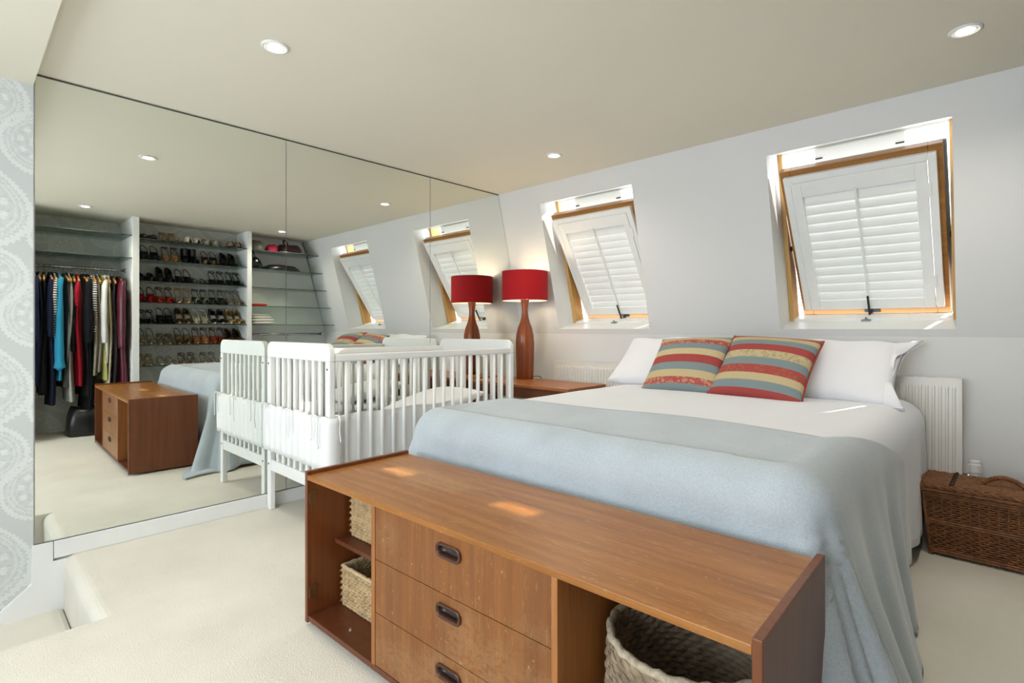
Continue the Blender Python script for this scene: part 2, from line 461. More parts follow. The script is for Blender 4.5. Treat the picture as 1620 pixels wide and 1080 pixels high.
# ------------------------------------------------------------------ roof windows with tilted sashes and shutters
def ring(m, hw, hh, t, y0, y1):
    m.box((-hw, y0, -hh), (-hw+t, y1, hh)); m.box((hw-t, y0, -hh), (hw, y1, hh))
    m.box((-hw+t, y0, -hh), (hw-t, y1, -hh+t)); m.box((-hw+t, y0, hh-t), (hw-t, y1, hh))
louv_me = None
def roof_window(idx, x0, x1, label):
    global louv_me
    wd = x1-x0; hgt = (ZT-ZB)/cos(PHI)
    root = bpy.data.objects.new('window_%d' % idx, None); COL.objects.link(root)
    root.location = slope(x0+wd/2, ZB); root.rotation_euler = (PHI, 0, 0)
    struct(root, label)
    # outer pine frame
    m = MB(); hw = wd/2
    for s in (-1, 1):
        a = hw*s; b = a-s*.024
        m.box((min(a, b), RD-.012, 0), (max(a, b), RD+.1, hgt))
    m.build('frame', PINE, root, bevel=.002)
    m = MB(); m.box((-hw+.024, RD-.012, hgt-.012), (hw-.024, RD+.04, hgt)); m.box((-hw+.024, RD-.012, 0), (hw-.024, RD+.1, .01))
    m.build('frame_head', WHITEP, root)
    m = MB(); m.box((-.2, RD-.03, hgt-.1), (.2, RD+.02, hgt-.012))
    vb = m.build('vent_bar', WHITEP, root, bevel=.004)
    for s in (-1, 1): bx('vent_clip', (s*.18-.018, RD-.034, hgt-.068), (s*.18+.018, RD-.028, hgt-.06), BLACKP, vb)
    for s in (-1, 1):
        m = MB(); m.lathe([(.016, 0), (.016, .006), (.008, .008)], 14); m.xf(Matrix.Rotation(-s*PI/2, 4, 'Y'))
        m.build('pivot_knob', DARKM, root, True, loc=(s*(hw-.024), RD+.03, .43))
    piv = (0, .225, .445); rot = (math.radians(18.0), 0, 0)
    SW, SH = wd/2-.04, .458
    # sash: varnished wood bars
    m = MB(); ring(m, SW, SH, .055, -.02, .03)
    sash = m.build('sash', PINE_D, root, bevel=.003, loc=piv, rot=rot)
    m = MB(); m.box((-SW, .03, -SH-.03), (SW, .055, -SH+.06)); m.box((-SW-.012, .03, -SH-.03), (-SW+.02, .045, SH)); m.box((SW-.02, .03, -SH-.03), (SW+.012, .045, SH))
    m.box((-SW, .03, SH-.02), (SW, .045, SH))
    m.build('sash_cladding', GREYM, sash, bevel=.003)
    m = MB(); m.box((-SW, -.015, -SH-.024), (SW, .03, -SH-.001)); m.box((-SW-.004, -.022, -SH-.028), (-SW+.07, -.01, -SH-.004)); m.box((SW-.07, -.022, -SH-.028), (SW+.004, -.01, -SH-.004))
    m.build('gasket', DARKM, sash)
    bx('pane', (-SW+.05, .008, -SH+.05), (SW-.05, .014, SH-.05), PANE, sash)
    m = MB(); m.box((-.005, -.078, -SH+.0), (.005, -.066, -SH+.145)); m.box((-.006, -.078, -SH-.012), (.006, -.045, -SH+.012))
    m.box((-.006, -.045, -SH-.012), (.006, -.02, -SH+.02))
    m.box((-.006, -.026, -SH+.012), (.045, -.02, -SH+.042)); m.box((-.032, -.026, -SH+.012), (.0, -.02, -SH+.042))
    m.build('latch', BLACKP, sash, bevel=.002)
    # shutter on the inner face of the sash
    fw = .034; ow = SW-.022; zt = SH-.030; zb = -SH+.052
    m = MB(); y0, y1 = -.052, -.0205
    m.box((-ow, y0, zb), (-ow+fw, y1, zt)); m.box((ow-fw, y0, zb), (ow, y1, zt)); m.box((-ow+fw, y0, zt-fw), (ow-fw, y1, zt))
    m.box((-ow+fw, y1-.004, zb), (ow-fw, y1, zb+.01))
    sh = m.build('shutter', WHITEP, root, bevel=.002, loc=piv, rot=rot)
    pw = ow-fw-.003; pt = zt-fw-.003; pb = zb
    lt, lb = pt-.082, pb+.062
    m = MB(); st = .046
    m.box((-pw, y0-.002, pb), (-pw+st, y1-.006, pt)); m.box((pw-st, y0-.002, pb), (pw, y1-.006, pt))
    m.box((-pw+st, y0-.002, lt), (pw-st, y1-.006, pt)); m.box((-pw+st, y0-.002, pb), (pw-st, y1-.006, lb))
    m.build('shutter_panel', WHITEP, sh, bevel=.002)
    nl = 12; pitch = (lt-lb)/nl
    if louv_me is None:
        q = MB(); L = pw-st-.002
        q.grid(14, 2, lambda u, v: (-L+2*L*v, .0045*sin(u*2*PI), 0.5*1.22*pitch*cos(u*2*PI)), cu=True)
        q.f.append(tuple(range(0, 28, 2))); q.mi.append(0); q.f.append(tuple(range(1, 28, 2))[::-1]); q.mi.append(0)
        louv_me = q.data('louver', WHITEP, False)
    for k in range(nl):
        put('louver', louv_me, sh, loc=(0, (y0+y1)/2+.004, lb+(k+.5)*pitch), rot=(math.radians(-17), 0, 0))
    m = MB(); m.box((-.005, y0-.012, lb-.008), (.005, y0-.004, lt+.012)); m.build('tilt_rod', WHITEP, sh, bevel=.001)
    for zz in (.25, -.25):
        bx('hinge', (pw-.008, y0-.005, zz-.035), (pw+.012, y0-.001, zz+.035), WHITEP, sh)
    # catch on the bottom frame
    m = MB(); m.lathe([(.012, 0), (.012, .01), (.005, .012), (.005, .022)], 10); m.box((-.022, -.012, 0), (.022, .012, .006))
    m.build('latch_keeper', GREYM, root, loc=(.0, RD-.03, .001))
    return root
roof_window(1, *WX[0], 'pivoted roof window with white louvred shutter beside the red lamp')
roof_window(2, *WX[1], 'pivoted roof window with white louvred shutter above the striped cushions')

# ------------------------------------------------------------------ mirrors
TOPSHADE = plain('mirror top shade', '#5d5f58', .4, .3)
def mirror(poly, label):
    r = thing('wall_mirror', label, 'mirror', (0, poly[0][0], .076))
    m = MB(); y0 = poly[0][0]
    m.prism([(y-y0, z-.076) for y, z in poly], 'x', -.006, 0)
    m.build('glass_panel', MIRR, r)
    a, b = poly[0][0]-y0, poly[1][0]-y0
    bx('bottom_channel', (-.006, a, -.0035), (.003, b, .0005), GREYM, r)
    top = max(p[1] for p in poly); ys = [p[0]-y0 for p in poly if abs(p[1]-top) < 1e-6]
    bx('top_shade_strip', (-.006, min(ys), top-.076-.0005), (.003, max(ys), top-.076+.005), TOPSHADE, r)  # dark strip standing in for the shadow gap under the ceiling
    return r
MT = H-.007
mirror([(.242, .078), (1.3075, .078), (1.3075, MT), (.242, MT)], 'large wall mirror panel next to the paisley wallpaper')
mirror([(1.3105, .078), (2.335, .078), (2.335, MT), (1.3105, MT)], 'wall mirror panel behind the white cot, between two other panels')
mirror([(2.338, .078), (YC-.004, .078), (YC-.004, ZC), (YR+SL*(H-MT)-.004, MT), (2.338, MT)], 'wall mirror panel cut to the sloping wall beside the red lamp')

# ------------------------------------------------------------------ recessed ceiling lights
def downlight(x, y, label):
    r = thing('ceiling_light', label, 'ceiling light', (x, y, H), 0, 'recessed ceiling lights')
    m = MB(); m.lathe([(.050, 0), (.050, -.004), (.044, -.0065), (.034, -.004), (.033, .0)], 28, capb=False, capt=False)
    m.build('rim', TRIM, r, True)
    m = MB(); m.lathe([(.0335, -.0035), (.029, -.005), (.029, -.001)], 24, capb=False, capt=False); m.build('gimbal', TRIM, r, True)
    m = MB(); m.lathe([(.001, -.0085), (.018, -.0075), (.0285, -.003)], 20, capt=False); m.build('lamp', BULB, r, True)
    ld = bpy.data.lights.new('downlight', 'SPOT'); ld.energy = SPOT_POWER; ld.color = (1, .92, .80)
    ld.spot_size = math.radians(150); ld.spot_blend = 1.0; ld.shadow_soft_size = .03
    lo = bpy.data.objects.new('downlight', ld); COL.objects.link(lo); lo.location = (x, y, H-.03)
    return r
downlight(.955, .851, 'round recessed ceiling light above the carpet between mirror and sideboard')
downlight(.935, 2.575, 'round recessed ceiling light above the cot and bedside table')
downlight(2.93, .81, 'round recessed ceiling light in front of the hanging clothes')
downlight(2.885, 2.52, 'round recessed ceiling light above the bed, near the big roof window')

# ------------------------------------------------------------------ bed, sheet, blanket
def drape(m, xL, xR, yF, yB, zt, R, hang, flare, nx, ny, fold=.02, seed=0, crown=.012, tilt=0.0, zmin=.006, foot_flare=0.0, sweep=0.0):
    """cloth laid over a rounded bed; falls over the left, right and foot side. xL.. are the outer bed edges."""
    a0, a1, b0 = xL+R, xR-R, yF+R
    ext = R*PI/2+hang-R
    W = a1-a0; rnd = random.Random(seed)
    ph = [rnd.uniform(0, 6.28) for _ in range(6)]
    def fn(u, v):
        yb = yB+tilt*(u-.5)
        if sweep and u*(W+2*ext)-ext > W: yb += sweep*min(u*(W+2*ext)-ext-W, .24)
        a = -ext+u*(W+2*ext); b = -ext+v*((yb-b0)+ext)
        ox = a if a < 0 else (a-W if a > W else 0.0); oy = b if b < 0 else 0.0
        px = min(max(a, 0), W); py = max(b, 0)
        d = hypot(ox, oy)
        if d < 1e-6:
            cr = crown*sin(PI*px/W)**.5*1.0
            z = zt+cr-.030*(1-min(1, py/.4))**1.5+.004*sin(px*7+ph[0])*sin(py*5+ph[1])
            return (a0+px, b0+py, z)
        dx, dy = ox/d, oy/d
        corner = 2*abs(dx*dy)
        if d < R*PI/2:
            th = d/R; out = R*sin(th); drop = R*(1-cos(th))
        else:
            rem = d-R*PI/2; drop = R+rem
            fl = flare*abs(dx)**.7*(1-.85*min(1, py/.8))+foot_flare*abs(dy)*(1-abs(dx))
            out = R+fl*(rem/(hang-R))**1.25+.06*corner*(rem/(hang-R))
        k = min(1, max(0, (drop-.06)/(hang-.06)))
        tcoord = py*abs(dx)+px*abs(dy)+math.atan2(abs(dy), abs(dx))*.3
        f = fold*k*(sin(tcoord*17+ph[2])+.6*sin(tcoord*31+ph[3])+.4)*(1 if abs(dx) > .05 else .12)
        f += .055*corner*k*sin(math.atan2(abs(dy), abs(dx))*8+ph[4])
        out += max(f, -.03)
        z = zt-drop
        if z < zmin:
            out += (zmin-z)*.25; z = zmin+.004*(1+sin(tcoord*40))
        return (a0+px+dx*out, b0+py+dy*out, z)
    m.grid(nx, ny, fn)
    return m
bed = thing('bed', 'double bed frame and mattress hidden under the sheet and blanket', 'bed', (1.95, 2.25, 0))
MB().box((-.66, -.88, .16), (.66, .93, .34)).build('base', plain('bed base', '#b9b2a6', .8), bed, bevel=.02)
MB().box((-.66, -.88, .345), (.66, .93, .585)).build('mattress', SHEET, bed, bevel=.06)
for sx in (-1, 1):
    for sy in (-1, 1):
        MB().box((sx*.6-.03, sy*.82-.03, 0), (sx*.6+.03, sy*.82+.03, .16)).build('leg', TABLED, bed)
BX0, BX1, BYF = 1.165, 2.715, 1.300
m = MB(); drape(m, BX0+.012, BX1-.012, BYF+.03, 3.19, .643, .105, .56, .035, 70, 70, .010, 3)
tag(m.build('bed_sheet', SHEET, None, True, solid=.006), 'smooth cream sheet covering the bed from pillows down to the blanket', 'bed sheet')
m = MB(); drape(m, BX0, BX1, BYF, 1.79, .658, .11, .637, .17, 120, 100, .020, 8, tilt=.10, sweep=2.5)
tag(m.build('blanket', BLANKET, None, True, solid=.010), 'pale blue-grey wool blanket over the foot of the bed, hanging to the floor', 'blanket')

def cushion_mesh(m, W, Hh, T, n=22, pw=.42, pinch=.05):
    """pillow in the XY plane, thickness along Z"""
    def side(s):
        def fn(u, v):
            a = 2*u-1; b = 2*v-1
            a = sin(a*PI/2)*.6+a*.4; b = sin(b*PI/2)*.6+b*.4
            th = (max(0, 1-a*a)*max(0, 1-b*b))**pw
            x = a*W/2*(1-pinch*(1-b*b)*abs(a)); y = b*Hh/2*(1-pinch*(1-a*a)*abs(b))
            return (x, y, s*T/2*th)
        m.grid(n, n, fn, uv=True)
    side(1); side(-1)
    return m
def cushion_edge(W, Hh, pinch, n=14):
    pts = []
    for k in range(4*n):
        s = k//n; t = (k % n)/n*2-1
        a, b = [(t, -1), (1, t), (-t, 1), (-1, -t)][s]
        pts.append((a*W/2*(1-pinch*(1-b*b)*abs(a)), b*Hh/2*(1-pinch*(1-a*a)*abs(b)), 0))
    return pts
def weld(o):
    bm = bmesh.new(); bm.from_mesh(o.data); bmesh.ops.remove_doubles(bm, verts=bm.verts, dist=1e-4); bmesh.ops.recalc_face_normals(bm, faces=bm.faces); bm.to_mesh(o.data); bm.free()
    o.data.polygons.foreach_set('use_smooth', [True]*len(o.data.polygons)); return o

def pillow(x, y, z, label, rx, rz, flap, W=.74):
    r = thing('pillow', label, 'pillow', (x, y, z), 0, 'pillows at the head of the bed', rot=(rx, 0, rz))
    m = MB(); cushion_mesh(m, W, .42, .16, 30, .38, .045)
    for i, (px, py, pz) in enumerate(m.v):
        m.v[i] = (px, py, pz*(1+.10*sin(px*9+py*5))+.006*sin(px*23+py*11))
    weld(m.build('pillowcase', PILLOW, r, True))
    if flap:
        m = MB()
        def fn(u, v):
            a = (u*2-1)
            yy = a*.215*(1+.06*v); xx = W/2-.04+v*(.015+.085*abs(a)**2.5*(1 if a > 0 else .8))
            zz = .042*(1-a*a)**.5*(1-.3*v)+.018*v*sin(a*7)
            return (xx, yy, zz)
        m.grid(26, 8, fn)
        m.grid(26, 8, lambda u, v: (fn(u, v)[0], fn(u, v)[1], -fn(u, v)[2]*.8-.002))
        m.build('open_end', PILLOW, r, True, solid=.003)
    return r
pillow(1.50, 3.04, .785, 'plump white pillow against the window wall behind the striped cushions', math.radians(39), .02, False)
pillow(2.265, 3.03, .782, 'white pillow with loose open pillowcase end by the radiator', math.radians(39), -.04, True)

def stripe_mat(name, seq, flo):
    m, nt, b = newmat(name)
    uv = nt.nodes.new('ShaderNodeUVMap'); uv.uv_map = 'UVMap'
    sp = nt.nodes.new('ShaderNodeSeparateXYZ'); nt.links.new(uv.outputs[0], sp.inputs[0])
    cols = {'r': hexc('#a83a38'), 'b': hexc('#7f8f92'), 'c': hexc('#c9b58a'), 'R': hexc('#b03336'), 'C': hexc('#cdbb90')}
    tot = sum(w_ for _, w_ in seq); p = 0; st = []; fl = []
    for c, w_ in seq:
        st.append((p/tot, cols[c])); fl.append((p/tot, (1, 1, 1) if c in 'RC' else (0, 0, 0))); p += w_
    base = ramp(nt, sp.outputs[1], st, True); mask = ramp(nt, sp.outputs[1], fl, True)
    v = coords(nt)
    vo = nt.nodes.new('ShaderNodeTexVoronoi'); nt.links.new(v, vo.inputs['Vector']); vo.inputs['Scale'].default_value = 46
    d = S(nt, vo.outputs['Distance'])
    rings = d.band(.12, .2, .03)+d.band(.32, .40, .04)*.7
    speck = S(nt, noise(nt, v, 260, 1)).band(.56, .9, .04)
    f = (rings+speck*.5).op('MULTIPLY', .6, clamp=True)
    f = f*S(nt, mask)
    c = mixc(nt, f.k, base, hexc(flo))
    wv = noise(nt, v, 420, 2)
    c = mixc(nt, (S(nt, wv)*.25).k, c, (.25, .22, .2))
    nt.links.new(c, b.inputs['Base Color']); b.inputs['Roughness'].default_value = .8; b.inputs['Specular IOR Level'].default_value = .25
    bump(nt, b, wv, .2, .002)
    return m
PIPE = fabric('red piping', '#9c3a30', .8, .1, 300, .2)
def cushion(x, y, z, rx, ry, rz, label, mat, W=.43):
    r = thing('cushion', label, 'cushion', (x, y, z), 0, 'striped cushions on the bed', rot=(rx, ry, rz))
    m = MB(); cushion_mesh(m, W, W*.98, .16, 30, .40, .06)
    weld(m.build('cover', mat, r, True))
    m = MB(); m.tube(cushion_edge(W, W*.98, .06), .0055, 6, closed=True); m.build('piping', PIPE, r, True)
    return r
SEQ1 = [('b', 1.1), ('R', 1.05), ('c', 1.0), ('b', 1.0), ('r', 1.05), ('C', .9), ('b', .95), ('R', .9), ('c', .8), ('b', 1.2)]
SEQ2 = [('r', 1.2), ('b', 1.15), ('c', .95), ('R', 1.0), ('b', .9), ('C', .95), ('r', 1.0), ('b', .9), ('c', .9), ('R', .8), ('b', .6)]
cushion(1.690, 2.825, .785, math.radians(43), math.radians(-2), .03, 'striped square cushion with a blue-grey stripe at the bottom edge', stripe_mat('stripes a', SEQ1, '#d8c49a'))
cushion(2.100, 2.815, .79, math.radians(43), math.radians(3), -.02, 'striped square cushion with a red stripe at the bottom edge', stripe_mat('stripes b', SEQ2, '#8f7a4a'), .44)

# ------------------------------------------------------------------ sideboard and its baskets
SBL, SBD, SBH = 1.444, .415, .515
sb = thing('sideboard', 'worn teak sideboard with three drawers at the foot of the bed', 'sideboard', (1.288, .811, 0), .0237)
T = .016
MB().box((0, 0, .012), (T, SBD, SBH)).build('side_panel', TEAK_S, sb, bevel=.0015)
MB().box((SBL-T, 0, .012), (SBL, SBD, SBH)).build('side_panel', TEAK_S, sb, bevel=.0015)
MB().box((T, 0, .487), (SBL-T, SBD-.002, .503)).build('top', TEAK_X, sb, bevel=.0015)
MB().box((T, .002, .020), (SBL-T, SBD-.002, .037)).build('bottom', TEAK_SHADED, sb, bevel=.001)
MB().box((T, SBD-.012, .037), (SBL-T, SBD-.004, .487)).build('back_panel', TEAK_SHADED, sb)
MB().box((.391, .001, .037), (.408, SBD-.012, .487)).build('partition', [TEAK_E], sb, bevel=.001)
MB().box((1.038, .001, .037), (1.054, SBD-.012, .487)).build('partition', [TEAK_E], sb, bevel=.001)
MB().box((T, .10, .250), (.391, SBD-.012, .265)).build('shelf', TEAK_SHADED, sb, bevel=.001)
MB().box((.05, .06, 0), (SBL-.05, SBD-.06, .020)).build('plinth', TEAK_SHADED, sb)
for z in (.425, .110):
    m = MB(); m.box((T, .012, z-.024), (T+.003, .030, z+.024)); m.box((T, .006, z-.018), (T+.006, .012, z+.018))
    m.build('hinge', plain('brass hinge', '#7d5a3c', .35, .6), sb)
for x, y in ((.2, .05), (1.12, .03)):
    m = MB(); m.lathe([(.006, 0), (.004, .006), (.001, .008)], 8, c=(x, y, .037)); m.build('screw_cap', METAL, sb)
def rrect(cx, cz, hw, hh, r, n=6):
    pts = []
    for (sx, sz, a0) in ((1, 1, 0), (-1, 1, PI/2), (-1, -1, PI), (1, -1, 3*PI/2)):
        for k in range(n+1):
            a = a0+k/n*PI/2
            pts.append((cx+sx*(hw-r)+r*cos(a), cz+sz*(hh-r)+r*sin(a)))
    return pts
def drawer(z0, z1, hz):
    x0, x1 = .4095, 1.0365; hx = .722; y0 = .003
    bm = bmesh.new()
    outer = [(x0, z0), (x1, z0), (x1, z1), (x0, z1)]; hole = rrect(hx, hz, .038, .0115, .011)
    def loop(pts, y):
        vs_ = [bm.verts.new((p[0], y, p[1])) for p in pts]
        return vs_, [bm.edges.new((vs_[i], vs_[(i+1) % len(vs_)])) for i in range(len(vs_))]
    vo, eo = loop(outer, y0); vh, eh = loop(hole, y0)
    bmesh.ops.triangle_fill(bm, edges=eo+eh, use_beauty=True, normal=(0, -1, 0))
    vb, _ = loop(outer, y0+.018)
    for i in range(4): bm.faces.new((vo[i], vo[(i+1) % 4], vb[(i+1) % 4], vb[i]))
    bm.faces.new(vb)
    bmesh.ops.recalc_face_normals(bm, faces=bm.faces)
    me = bpy.data.meshes.new('drawer'); bm.to_mesh(me); bm.free(); me.materials.append(TEAK_Z)
    d = put('drawer', me, sb)
    # recessed pull: raised rim and a scooped dark cup
    m = MB(); prof = [(.0455, .0185, .017, 0), (.0455, .0185, .017, -.005), (.0425, .0155, .0145, -.007), (.038, .0115, .011, -.005), (.037, .0105, .010, .004)]
    L = [rrect(0, 0, a, b_, c) for a, b_, c, _ in prof]; n = len(L[0])
    m.grid(n, len(prof), lambda u, v: (L[round(v*(len(prof)-1))][round(u*n) % n][0], prof[round(v*(len(prof)-1))][3], L[round(v*(len(prof)-1))][round(u*n) % n][1]), cu=True)
    h = m.build('pull', HANDLE, d, True, loc=(hx, y0, hz))
    m = MB(); P2 = [(.038, .0115, .011, .001), (.036, .010, .0095, .009), (.028, .006, .0055, .0125)]
    L2 = [rrect(0, 0, a, b_, c) for a, b_, c, _ in P2]
    m.grid(n, 3, lambda u, v: (L2[round(v*2)][round(u*n) % n][0], P2[round(v*2)][3], L2[round(v*2)][round(u*n) % n][1]), cu=True)
    m.f.append(tuple(i*3+2 for i in range(n))); m.mi.append(0)
    m.build('pull_recess', RECESS, d, True, loc=(hx, y0, hz))
for z0, z1, hz in ((.3385, .486, .445), (.189, .3365, .296), (.039, .187, .146)): drawer(z0, z1, hz)

def lens(m, c, tu, tv, nrm, a, b, h):
    """one pointed woven strand end: a on the long axis, b across, h proud"""
    c, tu, tv, nrm = Vector(c), Vector(tu), Vector(tv), Vector(nrm)
    P = [c-tu*a, c-tu*a*.35-tv*b+nrm*h*.2, c+tu*a*.45-tv*b*.8+nrm*h*.2, c+tu*a, c+tu*a*.45+tv*b*.8+nrm*h*.2, c-tu*a*.35+tv*b+nrm*h*.2, c+nrm*h+tv*b*.15, c+tu*a*.4+nrm*h*.9]
    m.add(P, [(0, 1, 6), (1, 2, 7, 6), (2, 3, 7), (3, 4, 7), (4, 5, 6, 7), (5, 0, 6)])
def weave_wall(m, p0, p1, z0, z1, nrm, rnd, su=.021, sv=.0105, skip=None):
    p0, p1 = Vector(p0), Vector(p1); L = (p1-p0).length; d = (p1-p0)/L
    nu = max(2, round(L/su)); nv = max(2, round((z1-z0)/sv))
    for j in range(nv):
        for i in range(nu+(j % 2)):
            t = (i+.5-(.5 if j % 2 else 0))/nu
            if t < .0 or t > 1.0: continue
            p = p0+d*(t*L); z = z0+(j+.5)/nv*(z1-z0)
            if skip and skip(t, (z-z0)/(z1-z0)): continue
            tu = (d+Vector((0, 0, rnd.uniform(-.25, .25)-.15*(-1)**j))).normalized(); tv = Vector((0, 0, 1))
            lens(m, (p.x, p.y, z), tu, tv, nrm, L/nu*.56, (z1-z0)/nv*.60, rnd.uniform(.004, .0065)*(.5 if nrm[0] else 1))
def rect_basket(x, y, z, W, D, Hh, rz, label):
    r = thing('storage_basket', label, 'basket', (x, y, z), rz, 'woven storage baskets in the sideboard')
    rnd = random.Random(round(z*1000)); t = .006
    hole = lambda u, v: .3 < u < .7 and .55 < v < .82
    m = MB()
    m.box((0, 0, .002), (W, D, .008)); m.box((t, 0, .008), (W-t, t, Hh)); m.box((0, 0, .008), (t, D, Hh)); m.box((W-t, 0, .008), (W, D, Hh))
    for a, b, c, e in ((t, W-t, .008, .55*Hh), (t, W-t, .82*Hh, Hh), (t, .3*W, .55*Hh, .82*Hh), (.7*W, W-t, .55*Hh, .82*Hh)):
        m.box((a, D-t, c), (b, D, e))
    m.build('wall', HYA, r)
    m = MB()
    weave_wall(m, (0, 0, 0), (W, 0, 0), .002, Hh, (0, -1, 0), rnd); weave_wall(m, (0, D, 0), (0, 0, 0), .002, Hh, (-1, 0, 0), rnd)
    weave_wall(m, (0, D-t, 0), (W, D-t, 0), .008, Hh, (0, -1, 0), rnd, skip=hole); weave_wall(m, (t, t, 0), (t, D-t, 0), .008, Hh, (1, 0, 0), rnd)
    weave_wall(m, (W, 0, 0), (W, D, 0), .002, Hh, (1, 0, 0), rnd)
    o = m.build('woven_strands', HYA, r, recalc=False); o['kind'] = 'stuff'
    m = MB(); pts = []
    for (a, b) in (((0, 0), (W, 0)), ((W, 0), (W, D)), ((W, D), (0, D)), ((0, D), (0, 0))):
        for k in range(18): pts.append((a[0]+(b[0]-a[0])*k/18, a[1]+(b[1]-a[1])*k/18, Hh+.0015*sin(k*2.2)))
    m.tube(pts, [.0062+.0012*(k % 2) for k in range(len(pts))], 7, closed=True)
    m.build('rim', HYA_R, r, True)
    return r
def sbp(u, d): return (1.288+u*cos(.0237)-d*sin(.0237), .811+u*sin(.0237)+d*cos(.0237))
p = sbp(.040, .115); rect_basket(p[0], p[1], .0375, .335, .27, .135, .0237, 'woven rectangular basket on the bottom of the sideboard bay')
p = sbp(.040, .150); rect_basket(p[0], p[1], .2655, .335, .235, .19, .0237, 'woven rectangular basket on the small upper shelf of the sideboard')
# round basket
p = sbp(1.241, .207)
r = thing('round_basket', 'large round woven basket standing in the open bay of the sideboard', 'basket', (p[0], p[1], .0375))
prof = [(.150, 0), (.164, .08), (.170, .16), (.168, .24), (.165, .318)]
def rad(z): return interp([(b_, a) for a, b_ in prof], z)
m = MB(); m.lathe([(a, z) for a, z in prof]+[(a-.006, z) for a, z in prof[::-1][:-1]]+[(.144, .006)], 48); m.build('wall', HYG, r, True)
rnd = random.Random(5); m = MB()
for inner in (0, 1):
    nv = 22; nu = 34
    for j in range(nv):
        z = .008+(j+.5)/nv*.305
        for i in range(nu):
            a = 2*PI*(i+.5*(j % 2))/nu; R_ = rad(z)-(.006 if inner else 0); n_ = Vector((cos(a), sin(a), 0))*(-1 if inner else 1)
            tu = (Vector((-sin(a), cos(a), 0))+Vector((0, 0, rnd.uniform(-.3, .1)))).normalized()
            lens(m, (R_*cos(a), R_*sin(a), z), tu, (0, 0, 1), n_, 2*PI*R_/nu*.58, .0088, rnd.uniform(.005, .008))
o = m.build('woven_strands', HYG, r, recalc=False); o['kind'] = 'stuff'
m = MB(); m.tube([((.162+.002*sin(k*1.7))*cos(2*PI*k/72), (.162+.002*sin(k*1.7))*sin(2*PI*k/72), .320+.002*sin(k*2.3)) for k in range(72)], [.008+.0014*(k % 2) for k in range(72)], 7, closed=True)
m.build('rim', HYG_R, r, True)

# ------------------------------------------------------------------ cot with bumper, mattress and pillow
CX0, CX1, CY0, CY1 = .018, .722, 1.195, 2.435
cot = thing('cot', 'white painted wooden slatted cot standing against the mirror', 'cot', ((CX0+CX1)/2, (CY0+CY1)/2, 0))
cx, cy = (CX0+CX1)/2, (CY0+CY1)/2; CW, CL = CX1-CX0, CY1-CY0
def cot_end(s):
    yc = s*(CL/2-.014); y0, y1 = yc-.014, yc+.014
    # arched board: posts and top board as one outline with round shoulders
    for sx in (-1, 1):
        m = MB(); m.box((sx*(CW/2-.0225)-.0225, y0, 0), (sx*(CW/2-.0225)+.0225, y1, .835)); m.build('post', WHITEP, cot, bevel=.004)
    hw = CW/2; r = .05
    poly = [(-hw, .835), (hw, .835), (hw, .92-r)]+[(hw-r+r*cos(a*PI/12), .92-r+r*sin(a*PI/12)) for a in range(1, 7)]+[(-hw+r-r*sin(a*PI/12), .92-r+r*cos(a*PI/12)) for a in range(0, 7)]
    m = MB(); m.prism(poly, 'y', y0, y1); m.build('headboard_rail', WHITEP, cot, bevel=.004)
    MB().box((-hw+.045, y0+.003, .215), (hw-.045, y1-.003, .275)).build('lower_rail', WHITEP, cot, bevel=.003)
    n = 8
    for k in range(n):
        x = -hw+.045+(CW-.09)*(k+1)/(n+1)
        MB().box((x-.0125, yc-.007, .275), (x+.0125, yc+.007, .837)).build('slat', WHITEP, cot, bevel=.003)
    for sx in (-1, 1):
        for z in (.25, .80):
            m = MB(); m.lathe([(.005, 0), (.005, .002), (.002, .0025)], 10); m.xf(Matrix.Rotation(PI/2, 4, 'X')); m.build('bolt', DARKM, cot, loc=(sx*(hw-.022), y0 if s < 0 else y1+.002, z))
cot_end(-1); cot_end(1)
rod = MB(); rod.lathe([(.0095, .31), (.0095, .842)], 10); rod_me = rod.data('bar', WHITEP, True)
for sx in (-1, 1):
    xc = sx*(CW/2-.016)
    MB().box((xc-.014, -CL/2+.028, .835), (xc+.014, CL/2-.028, .870)).build('top_rail', WHITEP, cot, bevel=.006)
    MB().box((xc-.011, -CL/2+.028, .265), (xc+.011, CL/2-.028, .315)).build('bottom_rail', WHITEP, cot, bevel=.004)
    for k in range(17):
        put('bar', rod_me, cot, loc=(xc, -CL/2+.028+(CL-.056)*(k+1)/18, 0))
MB().box((-CW/2+.04, -CL/2+.03, .345), (CW/2-.04, CL/2-.03, .365)).build('base_board', WHITEP, cot)
for sy in (-1, 0, 1): MB().box((-CW/2+.02, sy*.5-.02, .315), (CW/2-.02, sy*.5+.02, .345)).build('support', WHITEP, cot)
m = MB().box((CX0+.05, CY0+.045, .366), (CX1-.05, CY1-.045, .475))
tag(m.build('cot_mattress', COTW, None, bevel=.03), 'white cot mattress lying inside the slatted cot', 'mattress')
m = MB(); cushion_mesh(m, .40, .50, .11, 22, .4, .03)
o = weld(m.build('cot_pillow', COTW, None, True, loc=(cx+.04, 2.06, .545), rot=(.16, 0, .12)))
tag(o, 'soft white baby pillow on the cot mattress', 'pillow')
